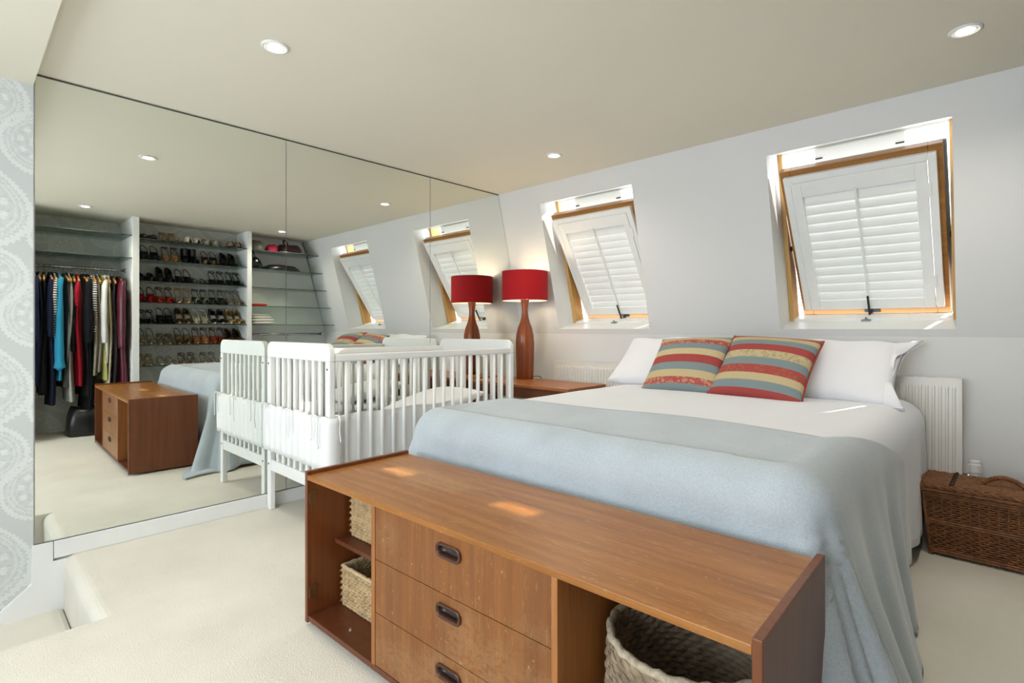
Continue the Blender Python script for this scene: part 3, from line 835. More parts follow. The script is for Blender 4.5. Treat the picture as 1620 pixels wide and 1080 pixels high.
# bumper: outside the near end, round the right post, then inside the bars
bump_t = thing('cot_bumper', 'white quilted cot bumper tied round the cot end beside the sideboard', 'cot bumper', (cx, CY0, 0))
def bumper_path():
    hw = CW/2; pts = []
    pts += [(-hw+.055, .06), (-hw+.048, .040), (-hw+.02, .034)]
    pts = [(-hw-.010, .05), (-hw-.011, .012), (-hw-.006, -.010)]
    n = 73
    for k in range(n):
        x = -hw+.01+(CW-.02)*k/(n-1)
        pts.append((x, -.0125-.006*(.5+.5*cos(2*PI*(x+hw-.045)/((CW-.09)/9)))))
    pts += [(hw+.008, -.010), (hw+.014, .006), (hw+.012, .030), (hw-.012, .047), (hw-.034, .07)]
    y = .11
    while y < .78:
        pts.append((hw-.036-.003*sin(y*40), y)); y += .03
    return pts
bp = catmull([(a, b, 0) for a, b in bumper_path()], 2)
m = MB(); NB = len(bp)
def bfn(u, v):
    i = min(NB-1, round(u*(NB-1))); p_ = bp[i]
    t = u*(NB-1)
    q = bp[min(i+1, NB-1)]-bp[max(i-1, 0)]; nrm = Vector((q.y, -q.x, 0)).normalized()
    puff = .010*(sin(v*PI)**.5)*(.75+.25*abs(sin(t*.35)))
    z = .335+.245*v+.006*sin(t*.31)*(v-.3)
    return (p_.x+nrm.x*puff*.35, p_.y+nrm.y*puff*.35, z)
m.grid(NB, 9, bfn)
m.build('padding', COTW, bump_t, True, solid=.014)
for (bx_, by_, dx) in ((CW/2-.06, -.03, -1), (CW/2+.02, .04, 1), (-CW/2+.05, -.03, 1), (.02, -.03, 1)):
    for j in range(2):
        m = MB(); m.tube(catmull([(bx_, by_, .565), (bx_+dx*.012, by_-.012, .59), (bx_+dx*.03*(1-2*j), by_-.014, .575), (bx_+dx*.026*(1-2*j), by_-.014, .52-.03*j), (bx_+dx*.034*(1-2*j), by_-.012, .47-.03*j)], 5), .0028, 5)
        m.build('tie', COTW, bump_t, True)

# ------------------------------------------------------------------ bedside table and lamp
tb = thing('bedside_table', 'low teak table under the red lamp beside the bed', 'table', (.50, 2.88, 0))
MB().box((-.465, -.215, .588), (.475, .215, .608)).build('table_top', TABLEW, tb, bevel=.004)
for y in (-.185, .185): MB().box((-.40, y-.009, .515), (.42, y+.009, .588)).build('apron', TABLED, tb, bevel=.002)
for x in (-.41, .43): MB().box((x-.009, -.17, .515), (x+.009, .17, .588)).build('apron', TABLED, tb, bevel=.002)
for x in (-.41, .43):
    for y in (-.185, .185):
        m = MB(); m.grid(4, 2, lambda u, v: ([(-1, -1), (1, -1), (1, 1), (-1, 1)][round(u*4) % 4][0]*(.015+.007*v)+x, [(-1, -1), (1, -1), (1, 1), (-1, 1)][round(u*4) % 4][1]*(.015+.007*v)+y, .588*v), cu=True)
        m.f += [(0, 2, 4, 6), (1, 3, 5, 7)]; m.mi += [0, 0]
        m.build('leg', TABLED, tb)
lx, ly, lz = .300, 3.010, .608
lamp = thing('table_lamp', 'tall wooden table lamp with a red drum shade, switched on', 'lamp', (lx, ly, lz))
prof = [(.054, 0), (.0555, .01), (.058, .10), (.0605, .20), (.0615, .27), (.058, .33), (.047, .39), (.033, .43), (.024, .47), (.0205, .51), (.022, .55), (.027, .59), (.0335, .625), (.034, .632)]
m = MB(); m.lathe(prof, 32, sq=1.6); m.build('base', WALNUT, lamp, True)
m = MB(); m.lathe([(.010, .63), (.010, .655), (.016, .66), (.016, .70)], 14); m.build('socket', METAL, lamp, True)
m = MB(); m.lathe([(.012, .70), (.022, .72), (.03, .75), (.026, .775), (.006, .79)], 16); m.build('bulb', glow('lamp bulb', (1, .82, .55), 12), lamp, True)
m = MB(); m.lathe([(.1755, .595), (.1755, .818)], 56, capb=False, capt=False); sh_ = m.build('shade', RED_SHADE, lamp, True)
m = MB(); m.lathe([(.1740, .5955), (.1740, .8175)], 56, capb=False, capt=False); m.build('lining', SHADE_IN, sh_, True)
m = MB()
for z in (.5955, .8175): m.tube([(.1750*cos(2*PI*k/48), .1750*sin(2*PI*k/48), z) for k in range(48)], .0018, 6, closed=True)
for k in range(3): m.tube([(0.012*cos(k*2.09), .012*sin(k*2.09), .655), (.174*cos(k*2.09), .174*sin(k*2.09), .60)], .0014, 5)
m.build('ring', METAL, sh_, True)
m = MB(); m.tube(catmull([(.045, .03, .012), (.085, .03, .022), (.115, .045, .018), (.10, .075, .004), (.09, .085, .004)], 6), .0028, 6); m.build('cord', DARKM, lamp, True)
ld = bpy.data.lights.new('lamp_bulb', 'POINT'); ld.energy = LAMP_POWER; ld.color = (1, .78, .5); ld.shadow_soft_size = .03
lo = bpy.data.objects.new('lamp_bulb', ld); COL.objects.link(lo); lo.location = (lx, ly, lz+.70)
bpy.data.objects['bulb'].visible_shadow = True

# ------------------------------------------------------------------ radiators
def radiator(x0, x1, z0, z1, label, valve):
    r = thing('radiator', label, 'radiator', ((x0+x1)/2, YC-.004, z0), 0, 'white panel radiators under the windows')
    W = x1-x0; Hh = z1-z0; yf = -.085; n = round((W-.03)/.0250); pitch = (W-.03)/n
    xs_ = []
    for k in range(n):
        a = -W/2+.015+k*pitch
        xs_ += [(a, 0), (a+pitch*.22, 0), (a+pitch*.36, 1), (a+pitch*.64, 1), (a+pitch*.78, 0)]
    xs_ = [(-W/2, 0)]+xs_+[(W/2, 0)]
    zz = [(0, 0), (.028, 0), (.042, 1), (Hh-.042, 1), (Hh-.028, 0), (Hh, 0)]
    m = MB(); nx_ = len(xs_); nz_ = len(zz)
    m.grid(nx_, nz_, lambda u, v: (xs_[round(u*(nx_-1))][0], yf-.0065*xs_[round(u*(nx_-1))][1]*zz[round(v*(nz_-1))][1], zz[round(v*(nz_-1))][0]))
    m.build('front_panel', RADI, r, bevel=.0)
    MB().box((-W/2+.01, -.035, .01), (W/2-.01, -.028, Hh-.01)).build('rear_panel', RADI, r)
    m = MB(); m.box((-W/2-.002, yf-.001, -.002), (-W/2+.008, -.022, Hh+.004)); m.build('side_cover', RADI, r, bevel=.002)
    m = MB(); m.box((W/2-.008, yf-.001, -.002), (W/2+.002, -.022, Hh+.004)); m.build('side_cover', RADI, r, bevel=.002)
    m = MB(); k = int((W-.03)/.022)
    m.box((-W/2+.008, yf-.001, Hh-.002), (W/2-.008, yf+.008, Hh+.004)); m.box((-W/2+.008, -.030, Hh-.002), (W/2-.008, -.022, Hh+.004))
    for i in range(k):
        x = -W/2+.012+(W-.024)*i/(k-1); m.box((x-.004, yf+.008, Hh), (x+.004, -.030, Hh+.003))
    m.build('top_grille', RADI, r)
    for x in (-W/2+.12, W/2-.12): MB().box((x-.015, -.028, .03), (x+.015, 0, Hh-.05)).build('bracket', RADI, r)
    if valve:
        s = valve
        m = MB(); m.tube([(s*W/2, -.055, .045), (s*(W/2+.045), -.055, .045)], .009, 10); m.tube([(s*(W/2+.045), -.055, -z0), (s*(W/2+.045), -.055, .06)], .0085, 10); v_ = m.build('valve_pipe', METAL, r, True)
        m = MB(); m.lathe([(.018, .045), (.021, .05), (.021, .06), (.0235, .065), (.0235, .10), (.020, .106), (.020, .116), (.012, .12)], 20); m.xf(Matrix.Translation((s*(W/2+.045), -.055, 0))); m.build('valve_head', TRIM, v_)
        m = MB()
        for i in range(14): m.box((.0225, -.0012, .067), (.0246, .0012, .098)); m.xf(Matrix.Rotation(2*PI/14, 4, 'Z'))
        m.xf(Matrix.Translation((s*(W/2+.045), -.055, 0))); m.build('valve_ribs', RADI, v_)
    return r
radiator(1.98, 2.838, .262, .752, 'white ribbed radiator beside the wicker hamper with a valve', 1)
radiator(.418, 1.35, .255, .738, 'white ribbed radiator behind the teak bedside table', -1)

# ------------------------------------------------------------------ wicker hamper
hm = thing('wicker_hamper', 'brown wicker hamper with lid and rope handle beside the bed', 'hamper', (2.985, 3.07, 0), -.015)
HW0, HW1, HD0, HD1, HZ = .235, .262, .115, .130, .285
def rr_path(hw, hd, n, r=.03):
    pts = []; seg = [((-hw, -hd), (hw, -hd)), ((hw, -hd), (hw, hd)), ((hw, hd), (-hw, hd)), ((-hw, hd), (-hw, -hd))]
    for (a, b) in seg:
        L = hypot(b[0]-a[0], b[1]-a[1]); k = max(4, int(L/n))
        for i in range(k): pts.append((a[0]+(b[0]-a[0])*i/k, a[1]+(b[1]-a[1])*i/k))
    return pts
m = MB()
m.add([(sx*(HW0-.006 if z < .1 else HW1-.006), sy*(HD0-.006 if z < .1 else HD1-.006), z) for z in (.008, HZ-.002) for sx, sy in ((-1, -1), (1, -1), (1, 1), (-1, 1))], [(0, 3, 2, 1), (4, 5, 6, 7), (0, 1, 5, 4), (1, 2, 6, 5), (2, 3, 7, 6), (3, 0, 4, 7)])
m.build('lining', WICKER_D, hm)
m = MB(); rows = 27
for j in range(rows):
    t = (j+.5)/rows; z = .012+t*(HZ-.018); hw = HW0+(HW1-HW0)*t; hd = HD0+(HD1-HD0)*t
    base = rr_path(hw, hd, .0078); thick = .0042
    if j in (0, 1, rows//2, rows//2+1, rows-2, rows-1): thick = .0056
    pts = []; s_ = 0
    for k, (a, b) in enumerate(base):
        off = .0042*sin(PI*k/2+(PI if j % 2 else 0)+PI/4) if thick < .005 else .002
        n_ = Vector((a/hw if abs(abs(a)-hw) < 1e-4 else 0, b/hd if abs(abs(b)-hd) < 1e-4 else 0, 0))
        pts.append((a+n_.x*off, b+n_.y*off, z))
    m.tube(pts, thick, 5, closed=True)
o = m.build('woven_strands', WICKER, hm, True); o['kind'] = 'stuff'
m = MB()
for k, (a, b) in enumerate(rr_path(1, 1, 2.0/17)):
    m.tube([(a*HW0, b*HD0, .006), (a*HW1, b*HD1, HZ)], .0042, 5)
for sx in (-1, 1):
    for sy in (-1, 1): m.tube([(sx*HW0, sy*HD0, .0), (sx*HW1, sy*HD1, HZ)], .007, 6)
o = m.build('stakes', WICKER, hm, True); o['kind'] = 'stuff'
# lid
lid = MB(); LW, LD = HW1+.012, HD1+.012
lid.box((-LW+.008, -LD+.008, HZ+.001), (LW-.008, LD-.008, HZ+.024)); lid = lid.build('lid', WICKER_D, hm)
m = MB(); nr = 24
for j in range(nr):
    y = -LD+.008+(j+.5)/nr*(2*LD-.016); pts = []
    nn = 60
    for k in range(nn+1):
        x = -LW+.006+(2*LW-.012)*k/nn
        pts.append((x, y, HZ+.0275+.0028*sin(PI*k/2+(PI if j % 2 else 0)+PI/4)))
    m.tube(pts, .0048, 5)
o = m.build('lid_strands', WICKER, lid, True); o['kind'] = 'stuff'
m = MB()
for ph in (0, PI):
    pts = []
    base = rr_path(LW, LD, .008)
    for k, (a, b) in enumerate(base):
        pts.append((a+.004*cos(k*.8+ph)*(1 if abs(abs(a)-LW) < 1e-4 else 0), b+.004*cos(k*.8+ph)*(1 if abs(abs(b)-LD) < 1e-4 else 0), HZ+.020+.005*sin(k*.8+ph)))
    m.tube(pts, .0058, 6, closed=True)
    pts = [(a, b, HZ+.004+.004*sin(k*.8+ph+1)) for k, (a, b) in enumerate(base)]
    m.tube(pts, .0052, 6, closed=True)
m.build('lid_border', WICKER, lid, True)
for x in (-.165, .165):
    m = MB()
    for ph in (0, PI): m.tube([(x+.005*cos(k*.9+ph), -LD+.01+(2*LD-.02)*k/40, HZ+.033+.003*sin(k*.9+ph)) for k in range(41)], .0045, 6)
    m.build('lid_braid', WICKER_D, lid, True)
m = MB()
for ph in (0, 2.09, 4.18):
    pts = []
    for k in range(49):
        t = k/48; x = -.075+.15*t; zz = HZ+.030+.042*sin(t*PI)**.8
        pts.append((x+.004*cos(t*34+ph)*.3, -.01+.0055*cos(t*34+ph), zz+.0055*sin(t*34+ph)))
    m.tube(pts, .0055, 6)
m.build('handle', WICKER, lid, True)

# ------------------------------------------------------------------ open closet along the right wall (seen in the mirror)
FX = 3.12; BK = 3.43
cl = thing('open_closet', 'open white closet with glass shelves facing the mirror', 'closet', (FX, 1.2, 0))
def cb(name, a, b, mat, bevel=.002):
    return MB().box((a[0]-FX, a[1]-1.2, a[2]), (b[0]-FX, b[1]-1.2, b[2])).build(name, mat, cl, bevel=bevel)
cb('divider', (FX, 1.190, 0), (XR-.002, 1.245, H-.002), WHITEP)
cb('divider', (FX, 2.238, 0), (BK, 2.286, H-.002), WHITEP)
cb('end_panel', (FX, .415, 0), (XR-.002, .45, H-.002), WHITEP)
cb('back_panel', (BK, 1.245, 0), (BK+.015, 2.286, H-.002), WPAPER2, 0)
cb('back_panel', (BK, 2.286, 0), (BK+.015, YR-.02, H-.002), WALL, 0)
m = MB(); m.prism([(YR-.02-1.2, 0), (YC-.004-1.2, 0), (YC-.004-1.2, ZC), (YR-.02+.012-1.2, H-.05), (YR-.02-1.2, H-.05)], 'x', BK-FX, BK+.015-FX); m.build('back_panel', WALL, cl)
def shelf(y0, y1, z, x1):
    m = MB(); m.box((.006, y0-1.2, z-.006), (x1-FX, y1-1.2, z)); m.m = 1; m.box((.002, y0-1.2, z-.0065), (.0062, y1-1.2, z+.0005))
    m.build('glass_shelf', [GLASS, GEDGE], cl)
    for yy in (y0+.006, y1-.006):
        for xx in (.05, .2): pass
SZ = [1.872, 1.664, 1.455, 1.246, 1.037, .828, .625]
shelf(.452, 1.188, 1.889, XR-.01); shelf(.452, 1.188, 1.671, XR-.01)
for z in SZ: shelf(1.247, 2.236, z, BK-.002)
for z in SZ[:5]: shelf(2.288, YR+SL*(H-z)-.012, z, BK-.002)
def rail(y0, y1, x, z):
    m = MB(); m.tube([(x-FX, y0-1.2, z), (x-FX, y1-1.2, z)], .0125, 12); r_ = m.build('hanging_rail', METAL, cl, True)
    m = MB()
    for y in (y0, y1): m.tube([(x-FX, y-1.2-.004, z), (x-FX, y-1.2+.004, z)], .022, 14)
    for f_ in (0, 1):
        q = MB(); y = (y0, y1)[f_]; q.tube([(x-FX, y-1.2-.004, z), (x-FX, y-1.2+.004, z)], .022, 14); q.build('rail_bracket', METAL, r_, True)
RX, RZ = 3.40, 1.565
rail(.456, 1.184, RX, RZ); rail(2.290, 3.19, 3.30, .925)

# ------------------------------------------------------------------ hangers and garments
HANGW = wood('hanger wood', '#b27a3e', '#d3a263', 'x', .4)
def make_hanger():
    t = thing('wooden_hanger', 'wooden clothes hanger holding a garment on the chrome closet rail', 'hanger', (RX, 0, RZ), 0, 'wooden hangers on the closet rail')
    m = MB(); pts = []
    for k in range(13):
        u = k/12*2-1; pts.append((u*.205, 0, -.075-.062*abs(u)**1.4))
    m.tube(pts, [.010+.006*abs(k/12*2-1) for k in range(13)], 8, flat=.55, up=(0, 0, 1)); m.build('arm', HANGW, t, True)
    m = MB(); hk = [(0, 0, -.07), (0, 0, -.03)]+[(.0172*sin(a*PI/8), 0, .0-.0172*cos(a*PI/8)+.0) for a in range(0, 11)]
    hk = [(0, 0, -.07), (0, 0, -.035), (.010, 0, -.022), (.0165, 0, -.004), (.012, 0, .011), (0, 0, .0162), (-.012, 0, .011), (-.016, 0, -.002)]
    m.tube(catmull(hk, 4), .0016, 6); m.build('hook', METAL, t, True)
    return t
hang0 = make_hanger(); hang_used = [False]
def hanger(y, rz, what):
    o = hang0
    if hang_used[0]: o = dup(hang0)
    hang_used[0] = True
    o['label'] = 'wooden hanger holding the '+what
    o.location = (RX, y, RZ+.0145-.0162-.0002); o.rotation_euler = (0, 0, rz)
    return o
def garment(y, rz, L, th, mat, label, cat, sleeve=0, sw=.05, puff=0, wtop=.205, wbot=.21, collar=None, seed=0, low=None, sleevemat=None):
    """hangs on a hanger: body, optional front sleeve (towards the room), collar"""
    t = thing({'coat': 'coat', 'dress': 'dress', 'trousers': 'trousers', 'shirt': 'shirt', 'cardigan': 'cardigan', 'jacket': 'jacket', 'top': 'top', 'skirt': 'skirt', 'tunic': 'tunic', 'jumper': 'jumper'}[cat], label, cat, (RX, y, RZ-.062), rz, 'garments hanging in the closet')
    rnd = random.Random(seed); p1, p2, p3 = [rnd.uniform(0, 6) for _ in range(3)]
    m = MB(); NT, NA = 26, 30
    def fn(u, v):
        a = u*2*PI; ca, sa = cos(a), sin(a)
        z = -L*v
        w_ = interp([(0, .05), (.02, .09), (.09/L*.6, wtop*.75), (.14/L, wtop), (.4, (wtop+wbot)/2*.98), (1, wbot)], v)
        zz = z-(.0 if v > .14/L else 0)
        k = min(1, v*L/.25)
        fold = 1+.45*k*sin(a*5+p1+v*2)+.25*k*sin(a*9+p2)
        t_ = th*1.3*(.35+.65*k)*fold
        x = w_*ca*(1+.02*sin(v*9+p3)); yy = t_*sa*(.8+.2*abs(ca))+.010*k*sin(v*6+p2)
        return (x, yy, z if v > 0 else .002)
    m.grid(NA, NT, fn, cu=True)
    m.build('body', mat, t, True)
    if sleeve:
        m = MB(); s0 = -.085
        pts = catmull([(-wtop*.80, 0, s0+.012), (-wtop*1.02, -.012, s0-.05), (-wtop*1.09, -.016, s0-.45*sleeve), (-wtop*1.05, -.014, s0-.85*sleeve), (-wtop*1.04, -.012, s0-sleeve)], 6)
        n = len(pts); rr = []
        for i in range(n):
            u = i/(n-1); q = sw*(.75+.25*sin(u*PI))
            if puff: q = sw*(.8+.75*u**2.5) if u < .93 else sw*.62
            rr.append(q*(1+.06*sin(u*25+p1)))
        m.tube(pts, rr, 12, flat=.55, up=(-1, 0, 0)); m.build('sleeve', sleevemat or mat, t, True)
    if collar:
        m = MB(); m.tube([(.055*cos(k*PI/8), .022*sin(k*PI/8), -.004+.008*cos(k*PI/8)) for k in range(16)], .010, 6, closed=True); m.build('collar', collar, t, True)
    if low:
        m = MB(); m.grid(16, 4, lambda u, v: (fn(u, 1)[0]*1.02, fn(u, 1)[1]*1.1, -L+.012-v*low[1]), cu=True); m.build('hem', low[0], t, True)
    return t
F = lambda n, c, **k: fabric(n, c, sheen=.02, **k)
NAVY = F('navy cloth', '#1b2340'); NAVY2 = F('dark navy cloth', '#141a30'); BLACK = F('black cloth', '#0e0e12'); BLACK2 = F('soft black cloth', '#17161a')
TEAL = F('teal knit', '#2a86a6'); CRIMSON = F('red cloth', '#9c1222'); WHITEC = F('white shirt cloth', '#e6e6e2'); CREAMC = F('cream cloth', '#cfc3a4')
BURG = plain('burgundy satin', '#571428', .4, var=.2, scale=9); GREYC = F('light grey cloth', '#a6a7a2'); OLIVE = striped('olive print', '#8c8a3e', '#d6d38e', 31, 2, .4, .6)
BWS = striped('black and white stripes', '#15151a', '#e4e2dc', 46, 2, .5); CHAIN = striped('beige chain print', '#2b2622', '#b8ad98', 38, 2, .55, .5); CHAIN2 = striped('taupe print', '#4a4238', '#a89e8c', 60, 2, .5, .7)
DOTS = striped('black dotted cloth', '#141414', '#77726a', 90, 2, .25, .9); BRIGHT = F('coral red cloth', '#b82a22'); CHAR = F('charcoal cloth', '#2c2d31')
G = [
 (.505, 1.02, .035, NAVY, 'navy blue jacket with sleeve beside a dark navy top', 'jacket', dict(sleeve=.55, sw=.055)),
 (.535, .80, .020, NAVY2, 'dark navy top hanging behind the navy blue jacket', 'top', {}),
 (.575, 1.10, .024, BLACK, 'long black dress next to the navy clothes', 'dress', {}),
 (.612, 1.20, .022, NAVY2, 'long dark navy coat with narrow sleeve', 'coat', dict(sleeve=.5, sw=.04)),
 (.642, .62, .020, BWS, 'black and white striped top with navy collar', 'top', dict(collar=NAVY, sleeve=.30, sw=.035)),
 (.678, .98, .022, TEAL, 'bright teal knitted cardigan with full puffed sleeve', 'cardigan', dict(sleeve=.80, sw=.050, puff=1)),
 (.715, 1.05, .018, DOTS, 'black dotted dress behind the teal cardigan', 'dress', {}),
 (.745, 1.18, .022, GREYC, 'light grey long skirt below a black waistband', 'skirt', dict(collar=BLACK)),
 (.775, .72, .022, BLACK, 'short black top between grey skirt and red dress', 'top', {}),
 (.812, 1.04, .026, CRIMSON, 'deep red dress hanging among black clothes', 'dress', dict(sleeve=.22, sw=.035)),
 (.845, 1.14, .020, BLACK2, 'soft black dress beside the red dress', 'dress', {}),
 (.872, 1.26, .026, BLACK, 'long black coat beside the striped tunic', 'coat', dict(sleeve=.56, sw=.05, collar=BLACK2)),
 (.905, .55, .018, BWS, 'narrow black and white striped jumper next to printed tunics', 'jumper', dict(sleeve=.26, sw=.035)),
 (.932, .95, .022, CHAIN, 'beige and black chain print tunic', 'tunic', {}),
 (.962, .92, .018, CHAIN2, 'taupe patterned tunic beside the chain print one', 'tunic', {}),
 (.990, 1.00, .018, OLIVE, 'olive green printed dress beside the white shirt', 'dress', {}),
 (1.018, .84, .024, WHITEC, 'crisp white long sleeved shirt', 'shirt', dict(sleeve=.56, sw=.045, collar=WHITEC)),
 (1.048, 1.10, .020, CREAMC, 'cream long dress next to the white shirt', 'dress', {}),
 (1.078, 1.05, .020, CHAR, 'charcoal dress between cream dress and burgundy coat', 'dress', {}),
]
for i, (y, L, th, mt, lb, cat, kw) in enumerate(G):
    rz = random.uniform(-.10, .10)
    hanger(y, rz, ' '.join(lb.split(',')[0].split()[:9])); garment(y, rz, L, th, mt, lb, cat, seed=i, **kw)
hanger(1.128, .0, 'long burgundy coat'); garment(1.128, .0, 1.20, .040, BURG, 'long glossy burgundy quilted coat next to the white divider', 'coat', sleeve=.62, sw=.06, seed=77)
# things on the closet floor under the clothes
def slouch(name, label, cat, x, y, z, W, D, Hh, mat, handle=None, seed=0, group=None, rz=0, sag=.5):
    t = thing(name, label, cat, (x, y, z), rz, group)
    rnd = random.Random(seed); p = [rnd.uniform(0, 6) for _ in range(4)]
    m = MB()
    def fn(u, v):
        a = u*2*PI; k = v
        sq = (abs(cos(a))**3.2+abs(sin(a))**3.2)**(-1/3.2)
        r_ = (1-.08*(1-k))*(1-(k**3)*sag)*(1+.05*sin(a*3+p[0]+k*3)+.03*sin(a*7+p[1]))
        if v == 0: r_ *= .93
        return (W/2*cos(a)*sq*r_, D/2*sin(a)*sq*r_, Hh*(k*(1+.06*sin(a*2+p[2]))))
    m.grid(32, 12, fn, cu=True); n = 12
    m.f.append(tuple(i*n for i in range(32))); m.mi.append(0); m.f.append(tuple(i*n+n-1 for i in range(32))[::-1]); m.mi.append(0)
    m.build('body', mat, t, True)
    if handle:
        m = MB(); m.tube(catmull([(-W*.22, -D*.12, Hh*.9), (-W*.2, -D*.2, Hh*1.35), (W*.05, -D*.22, Hh*1.5), (W*.22, -D*.15, Hh*1.3), (W*.22, -D*.1, Hh*.9)], 6), .008, 8); m.build('handle', handle, t, True)
    return t
LBLK = plain('black leather', '#101013', .35, var=.2, scale=30, bs=.2, bscale=90); SEQ_M = plain('black sequins', '#191a1c', .2, .5, var=.5, scale=160)
GREYL = plain('grey leather', '#6f6c66', .5); LBURG = plain('burgundy leather', '#3a1016', .45); PINK = F('pink scarf cloth', '#b5304f')
slouch('holdall', 'black holdall standing on the closet floor under the clothes', 'bag', 3.33, .86, 0, .34, .30, .26, LBLK, None, 1, sag=.35)
slouch('soft_bag', 'dark grey soft bag on the closet floor beside the black holdall', 'bag', 3.36, 1.075, 0, .36, .20, .30, CHAR, None, 2, sag=.25)

# ------------------------------------------------------------------ shoes
def shoe_mesh_parts(kind, hh, up, sole, strap, heelw=.03, wedge=False, open_toe=True, band2=None):
    """toe towards -X (the room); returns list of (part name, mesh)"""
    L = .235; out = []
    def zs(s): return interp([(0, .004+.004), (.30, .004), (.78, hh), (1, hh*1.04)], s) if hh > .02 else .004
    def hw(s): return interp([(0, .016), (.08, .030), (.28, .042), (.55, .030), (.85, .029), (1, .014)], s)
    m = MB()
    for zo in (0, .007):
        m.grid(16, 5, lambda u, v: (u*L, (2*v-1)*hw(u), zs(u)+zo))
    def rimf(u, v):
        s = u*2 if u <= .5 else 2-u*2; sd = 1 if u <= .5 else -1
        return (s*L, sd*hw(s), zs(s)+.007*v)
    m.grid(31, 2, rimf)
    out.append(('sole', m.data('sole', sole, True)))
    if wedge and hh > .02:
        m = MB(); m.grid(12, 4, lambda u, v: ((.32+.66*u)*L, ([-1, -1, 1, 1][round(v*3)])*hw(.32+.66*u)*.96, [zs(.32+.66*u), 0.001, 0.001, zs(.32+.66*u)][round(v*3)]))
        m.quad((L*.98, -hw(.98), .001), (L*.98, hw(.98), .001), (L*.98, hw(.98), zs(.98)), (L*.98, -hw(.98), zs(.98)))
        out.append(('heel', m.data('heel', sole, True)))
    elif hh > .02:
        m = MB(); b = heelw
        m.grid(8, 4, lambda u, v: (L*.885+(1-.35*(1-v))*b*.55*cos(u*2*PI)*(1 if v > .1 else .8)+.012*(1-v)*0, (b*.45+(.024-b*.45)*v**1.5)*sin(u*2*PI)*.95, .0005+(zs(.9)-.0005)*v), cu=True)
        m.f.append(tuple(i*4 for i in range(8))); m.mi.append(0)
        out.append(('heel', m.data('heel', sole, True)))
    def band(s0, s1, ht, arch=1.0, n=14):
        def fn(u, v):
            s = s0+(s1-s0)*v; a = u*PI
            return (s*L, -hw(s)*1.03*cos(a), zs(s)+.004+ht*sin(a)**.75*(1+.15*v))
        return n, fn
    if kind in ('pump', 'flat', 'loafer', 'clog'):
        s1 = {'pump': .40, 'flat': .34, 'loafer': .60, 'clog': .62}[kind]; s0 = .10 if (kind == 'pump' and open_toe) else 0.0
        hgt = {'pump': .036, 'flat': .030, 'loafer': .05, 'clog': .055}[kind]
        m = MB()
        m.grid(16, 9, lambda u, v: ((s0+(s1-s0)*v-(0 if v < .95 else .0)+.03*v*(abs(cos(u*PI))**2)*(1))*L, -hw(s0+(s1-s0)*v)*1.03*cos(u*PI), zs(s0+(s1-s0)*v)+.004+hgt*(.45+.55*min(1, v*2.2))*sin(u*PI)**.7))
        out.append(('upper', m.data('upper', up, True)))
        if kind != 'clog':
            m = MB(); ch = .058 if kind == 'pump' else .045
            def cf(u, v):
                t_ = u*2-1; s = 1-abs(t_)**1.5*(1-s1+.02); sd = 1 if t_ > 0 else -1
                y = sd*hw(s)*1.03 if abs(t_) > .12 else t_/.12*hw(1-.12**1.5*(1-s1))*1.03
                hgt_ = interp([(0, ch), (.5, ch*.62), (1, .016)], abs(t_))
                return (s*L+.004, y*(1-.08*v), zs(s)+.003+hgt_*v)
            m.grid(25, 4, cf); out.append(('counter', m.data('counter', up, True)))
    elif kind == 'boot':
        m = MB(); m.grid(16, 8, lambda u, v: ((.0+.55*v)*L, -hw(.55*v)*1.05*cos(u*PI), zs(.55*v)+.004+(.03+.05*v**1.5)*sin(u*PI)**.7)); out.append(('upper', m.data('upper', up, True)))
        m = MB(); m.grid(16, 6, lambda u, v: (L*.73+(.062-.006*v)*cos(u*2*PI), (.034+.004*v)*sin(u*2*PI), hh*.9+.004+(.135-hh*.3)*v), cu=True); out.append(('shaft', m.data('shaft', up, True)))
    else:
        # straps: toe bands, slingback / ankle loops
        bands = {'sandal': [(.12, .20, .026), (.26, .34, .036)], 'slide': [(.10, .36, .042)], 'sling': [(.06, .36, .034)], 'tbar': [(.14, .22, .028), (.30, .36, .038)], 'thong': [(.16, .20, .022)]}[kind]
        for i, (a, b, ht) in enumerate(bands):
            n, fn = band(a, b, ht); m = MB(); m.grid(n, 3, fn); out.append(('toe_strap', m.data('toe_strap', (band2 if (band2 and i) else up), True)))
        lh = {'sandal': .060, 'slide': 0, 'sling': .055, 'tbar': .060, 'thong': .045}[kind]
        if lh:
            m = MB(); pts = []
            for k in range(17):
                t_ = k/16*2-1; s = .50+.50*(1-abs(t_)**2.2)
                pts.append((min(s, .99)*L+.006*(1-abs(t_)), hw(min(s, .93))*1.02*(t_/abs(t_) if abs(t_) > .35 else t_/.35), zs(min(s, 1))+.006+lh*(1-abs(t_)**1.6)))
            m.tube(pts, .0035, 5, up=(1, 0, 0)); out.append(('back_strap', m.data('back_strap', strap, True)))
            if kind in ('sandal', 'tbar'):
                m = MB(); m.tube([(L*.80+.042*cos(k*PI/8)-.004, .032*sin(k*PI/8), zs(.8)+lh+.006+.010*cos(k*PI/8)) for k in range(16)], .0034, 5, closed=True)
                out.append(('ankle_strap', m.data('ankle_strap', strap, True)))
            if kind == 'tbar':
                m = MB(); m.tube([(L*.30, 0, zs(.30)+.04), (L*.5, 0, zs(.5)+.055), (L*.66, 0, zs(.66)+lh+.004)], .004, 5, up=(0, 1, 0)); out.append(('instep_strap', m.data('instep_strap', up, True)))
    return out
SM = {}
def sm(c, rough=.45, metal=0):
    k = (c, rough, metal)
    if k not in SM: SM[k] = plain('shoe '+c, c, rough, metal, var=.18, scale=25)
    return SM[k]
SHG = 'pairs of shoes on the glass shelves'
